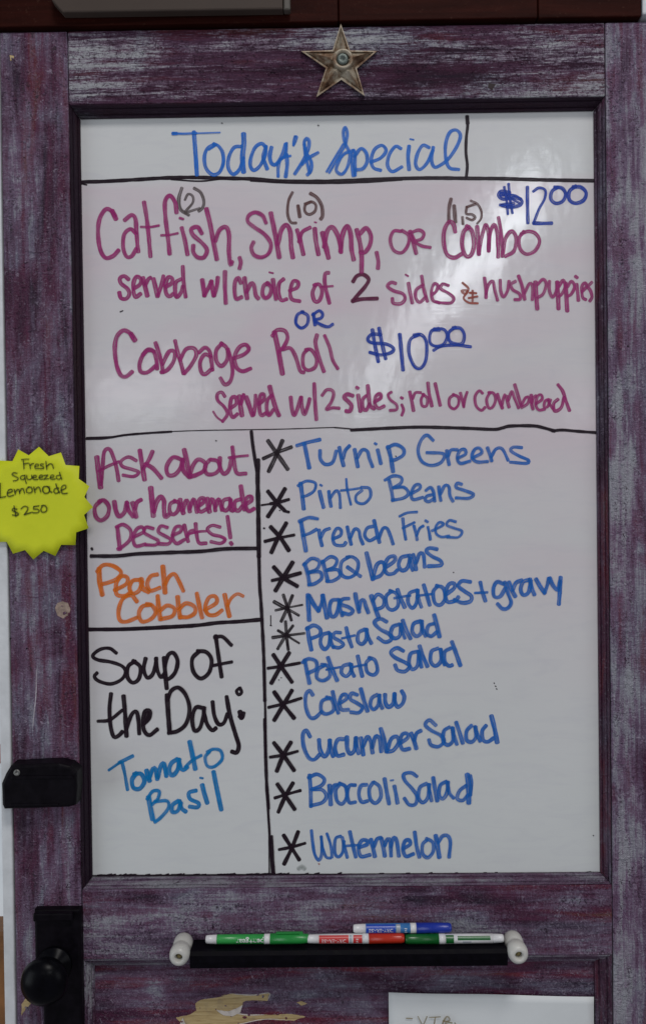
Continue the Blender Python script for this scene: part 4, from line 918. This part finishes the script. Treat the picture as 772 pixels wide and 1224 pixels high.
# ------------------------------------------------------------------ paper at the foot
def note():
    Y = -0.0022
    q = at(585, 1188, Y)
    root = empty('paper_note', (q.x, 0.0, DB+0.12), 'plain white paper sheet with faint pencil letters stuck on the lower panel', 'paper')
    bm = bmesh.new(); nx, nz = 24, 16; grid = []
    for j in range(nz+1):
        row = []
        for i in range(nx+1):
            u = i/nx; w = j/nz
            px = 464+(708-464)*u + w*2; py = 1184.5+4.6*math.sin(min(1, u*1.35)*pi/2) + w*150
            cy = Y - 0.0022*abs(u-0.45)**1.5*4*(1-w*0.6) - 0.0016*math.exp(-w*9)*(0.5+0.5*sin(u*9))
            p = at(px, py, Y); row.append(bm.verts.new((p.x, cy, p.z)))
        grid.append(row)
    for j in range(nz):
        for i in range(nx): bm.faces.new((grid[j][i], grid[j][i+1], grid[j+1][i+1], grid[j+1][i]))
    bmesh.ops.recalc_face_normals(bm, faces=bm.faces)
    o = obj('sheet', bm, simple('white_paper', (0.74, 0.77, 0.78), 0.7, 0, 8, 0.04), root, True)
    so = o.modifiers.new('thickness', 'SOLIDIFY'); so.thickness = 0.0002
    write('lettering', 'faint pencil letters at the bottom edge', 'tan', [(440, 1160, 2.325, 1.6, '106,133 122,134; 138,128 145,142 152,156; 163,128 157,142 150,156; 170,131 200,129; 186,131 183,150 180,160; w2.2: 205,152 212,135 220,128 226,138 214,146 232,160; w2: 208,140 232,146; w1.8: 240,146 246,156')], root, Y-0.0036)
note()

# ------------------------------------------------------------------ marker rail
YB0 = YF-0.0004
def xy(px, py, y): p = at(px, py, y); return p
PL = at(219.5, 1127, YF-0.006); PR = at(612.5, 1124.5, YF-0.006)
zp = (PL.z+PR.z)/2
rail = empty('marker_rail', ((PL.x+PR.x)/2, YF, zp), 'black bar between two white knobs holding the dry erase markers', 'marker rail')
M_por = simple('off_white_porcelain', (0.56, 0.555, 0.52), 0.36, 0, 30, 0.12, 0.1, 120)
for P0, dz in ((PL, PL.z), (PR, PR.z)):
    r = 0.0128
    pr = [(0.0, r*0.80), (-0.002, r*0.98), (-0.006, r*1.02), (-0.014, r*1.0), (-0.0175, r*0.88), (-0.0195, r*0.80), (-0.0215, r*0.88), (-0.026, r*1.02), (-0.034, r*1.06), (-0.040, r*0.98), (-0.0435, r*0.78), (-0.0445, r*0.50), (-0.0435, r*0.42), (-0.040, r*0.36), (-0.034, r*0.34)]
    kn = obj('knob', lathe(pr, (P0.x, YB0, dz), 'Y', 40, cap=False), M_por, rail, True)
    obj('screw', lathe([(-0.033, r*0.33), (-0.0365, r*0.30), (-0.038, r*0.22), (-0.038, r*0.07), (-0.037, r*0.04)], (P0.x, YB0, dz), 'Y', 20), M_brass, kn, True)
YM = YF-0.016                                   # markers' axis
MRAD = 0.0062
zm = (at(300, 1122.5, YM).z + at(540, 1122, YM).z)/2
ztop = zm - MRAD
YFR = YF-0.037
zbot = at(400, 1159.5, YFR).z
M_bar = simple('flat_black_bar', (0.0025, 0.002, 0.004), 0.55, 0, 100, 0.4, spec=0.07)
bm = bmesh.new()
# profile in (y, z): flat top with low lip, rounded front
pf = [(YB0-0.001, ztop-0.0004), (YF-0.026, ztop-0.0004), (YF-0.0285, ztop+0.0008), (YF-0.033, ztop+0.0004), (YF-0.0365, ztop-0.004), (YF-0.0375, (ztop+zbot)/2), (YF-0.0355, zbot+0.003), (YF-0.030, zbot), (YB0-0.001, zbot+0.001)]
x0 = PL.x+0.0135; x1 = PR.x-0.0135
rings = []
for k in range(25):
    x = x0+(x1-x0)*k/24
    rings.append([bm.verts.new((x, y+0.0002*mnoise.noise(Vector((x*30, y*99, z*50))), z+0.0003*mnoise.noise(Vector((x*12, 4, z*50))))) for y, z in pf])
n = len(pf)
for a, b in zip(rings, rings[1:]):
    for i in range(n): bm.faces.new((a[i], a[(i+1) % n], b[(i+1) % n], b[i]))
bm.faces.new(rings[0]); bm.faces.new(rings[-1]); bmesh.ops.recalc_face_normals(bm, faces=bm.faces)
obj('bar', bm, M_bar, rail)

def plastic(name, c, rough=0.3): return simple(name, c, rough, 0, 50, 0.06)
def text_mesh(s, size, bold=0.0):
    cu = bpy.data.curves.new('lettering_curve', 'FONT'); cu.body = s; cu.size = size; cu.align_x = 'CENTER'; cu.align_y = 'CENTER'; cu.offset = bold
    o = bpy.data.objects.new('lettering_curve', cu); COL.objects.link(o)
    dg = bpy.context.evaluated_depsgraph_get(); me = bpy.data.meshes.new_from_object(o.evaluated_get(dg))
    bpy.data.objects.remove(o); bpy.data.curves.remove(cu)
    V = [v.co.copy() for v in me.vertices]; Fc = [tuple(p.vertices) for p in me.polygons]; bpy.data.meshes.remove(me)
    return V, Fc
def marker(label, pxs, py, y, segs, r=MRAD, texts=(), bands=(), clip=None, flip=False, tilt=0.0, roll=0.0):
    "pxs: left and right end in the photograph; segs: (name, px from, px to, material, [(relative position, relative radius)])"
    c = at((pxs[0]+pxs[1])/2, py, y)
    root = empty('marker', (c.x, y, c.z-r), label, 'marker', 'dry erase markers on the rail')
    for nm, a, b, mat, prof in segs:
        xa = at(a, py, y).x; xb = at(b, py, y).x
        pr = [(xa+(xb-xa)*t, r*k) for t, k in prof]
        obj(nm, lathe(pr, (0, y, c.z), 'X', 32), mat, root, True)
    def wrap(V, x, rad, flipv):
        out = []
        for v in V:
            vx, vy = (-v.x, -v.y) if flipv else (v.x, v.y)
            a = vy/rad + roll
            out.append((x+vx, y-rad*cos(a), c.z+rad*sin(a)))
        return out
    for nm, a, b, h0, h1, mat, rk in bands:      # printed panels wrapped round the barrel
        xa = at(a, py, y).x; xb = at(b, py, y).x; V = []; Fc = []; m = 10
        for i in range(m+1):
            an = h0+(h1-h0)*i/m
            for x in (xa, xb): V.append((x, y-(r*rk)*cos(an), c.z+(r*rk)*sin(an)))
        for i in range(m): Fc.append((2*i, 2*i+1, 2*i+3, 2*i+2))
        obj(nm, (V, [], Fc), mat, root, True)
    for s_, px, size, mat, rk, fl in texts:
        V, Fc = text_mesh(s_, size, size*0.012)
        obj('lettering', (wrap(V, at(px, py, y).x, r*rk, fl), [], Fc), mat, root)
    if clip:
        a, b, mat = clip
        xa = at(a, py, y).x; xb = at(b, py, y).x
        bm = box(bmesh.new(), xa, xb, y-0.0022, y+0.0022, c.z+r+0.0012, c.z+r+0.0026, 0.0005)
        box(bm, xb-0.004, xb, y-0.0022, y+0.0022, c.z+r*0.7, c.z+r+0.0014, 0.0003)
        obj('clip', bm, mat, root)
    return root
END = [(0, 0.55), (0.05, 0.78), (0.2, 0.86), (1, 0.93)]
ENDR = [(0, 0.93), (0.8, 0.86), (0.95, 0.78), (1, 0.55)]
CYL = [(0, 1), (1, 1)]
P_w = plastic('white_plastic', (0.74, 0.74, 0.75)); P_g = plastic('green_plastic', (0.020, 0.26, 0.05)); P_gb = plastic('bright_green_label', (0.035, 0.33, 0.07))
P_r = plastic('red_plastic', (0.50, 0.030, 0.012)); P_rl = plastic('red_label_print', (0.55, 0.035, 0.035)); P_b = plastic('blue_plastic', (0.012, 0.035, 0.34)); P_bl = plastic('blue_label_print', (0.012, 0.06, 0.42))
P_dg = plastic('dark_green_plastic', (0.008, 0.115, 0.022)); P_sil = plastic('grey_label_print', (0.35, 0.38, 0.42)); P_lb = plastic('light_blue_print', (0.05, 0.20, 0.50))
marker('slim green marker with a clip on its cap, leftmost on the rail', (246, 371), 1122.3, YM, [
  ('end_plug', 246, 259.5, P_w, END), ('barrel', 259.5, 316, P_gb, [(0, 0.93), (0.03, 0.97), (1, 0.97)]), ('ring', 316, 323, P_w, [(0, 1.02), (1, 1.02)]),
  ('cap', 323, 371, P_g, [(0, 1.08), (0.75, 1.05), (0.92, 0.9), (0.99, 0.65), (1, 0.4)])],
  texts=[('pen+gear', 299.5, 0.0098, P_w, 0.985, True)], clip=(330, 362, P_g))
marker('red marker with a red cap and red printed label, middle of the rail', (367, 483), 1121.8, YM-0.0006, [
  ('end_plug', 367, 381, P_w, END), ('barrel', 381, 433, P_w, [(0, 0.95), (1, 1)]), ('ring', 433, 440.5, P_w, [(0, 1.04), (1, 1.04)]),
  ('cap', 440.5, 483, P_r, [(0, 1.06), (0.9, 1.0), (0.98, 0.9), (1, 0.7)])],
  bands=[('label_print', 381.3, 416.5, -0.65, 1.2, P_rl, 1.012), ('label_print', 417.5, 420.5, -0.65, 1.2, P_sil, 1.012), ('label_print', 422.0, 432.6, -0.65, 1.2, P_rl, 1.012)],
  texts=[('DRY-ERASE', 399, 0.0066, P_w, 1.02, True), ('E', 427, 0.0085, P_w, 1.02, True)])
yB = YM+0.0045
marker('blue marker lying on top of the red and green markers', (422, 539), 1109.3, yB, [
  ('end_plug', 422, 437, P_w, END), ('barrel', 437, 490, P_lb, [(0, 0.97), (1, 1)]), ('ring', 490, 497, P_w, [(0, 1.03), (1, 1.03)]),
  ('cap', 497, 539, P_b, [(0, 1.06), (0.9, 1.0), (0.98, 0.9), (1, 0.7)])],
  bands=[('label_print', 437.3, 472, -1.2, 1.3, P_bl, 1.012), ('label_print', 473, 478, -1.2, 1.3, P_sil, 1.012)],
  texts=[('DRY-ERASE', 455, 0.0066, P_w, 1.02, True), ('E', 484.5, 0.0085, P_w, 1.02, True), ("v v v v v v", 455, 0.0042, P_w, 1.02, True)][:2])
marker('dark green marker with a white barrel, rightmost on the rail', (481, 602), 1122.0, YM-0.0008, [
  ('cap', 484, 524, P_dg, [(0, 0.7), (0.02, 0.9), (0.1, 1.0), (1, 1.06)]), ('ring', 524, 531, P_w, [(0, 1.04), (1, 1.04)]),
  ('barrel', 531, 588, P_w, [(0, 1), (1, 0.96)]), ('end_plug', 588, 601.5, P_w, ENDR)],
  bands=[('label_print', 532, 541.5, -0.65, 1.25, P_dg, 1.012), ('label_print', 546, 585, 0.15, 1.0, P_dg, 1.012), ('label_print', 552, 562, -0.45, -0.1, P_sil, 1.012)],
  texts=[('DRY-ERASE', 566, 0.0050, P_w, 1.02, False)][:0])
# flecks of chalky dust on the bar
dp = []
for x, y, r_ in ((332.8, 1135.6, 0.0011), (310, 1167, 0.0006)):
    pass
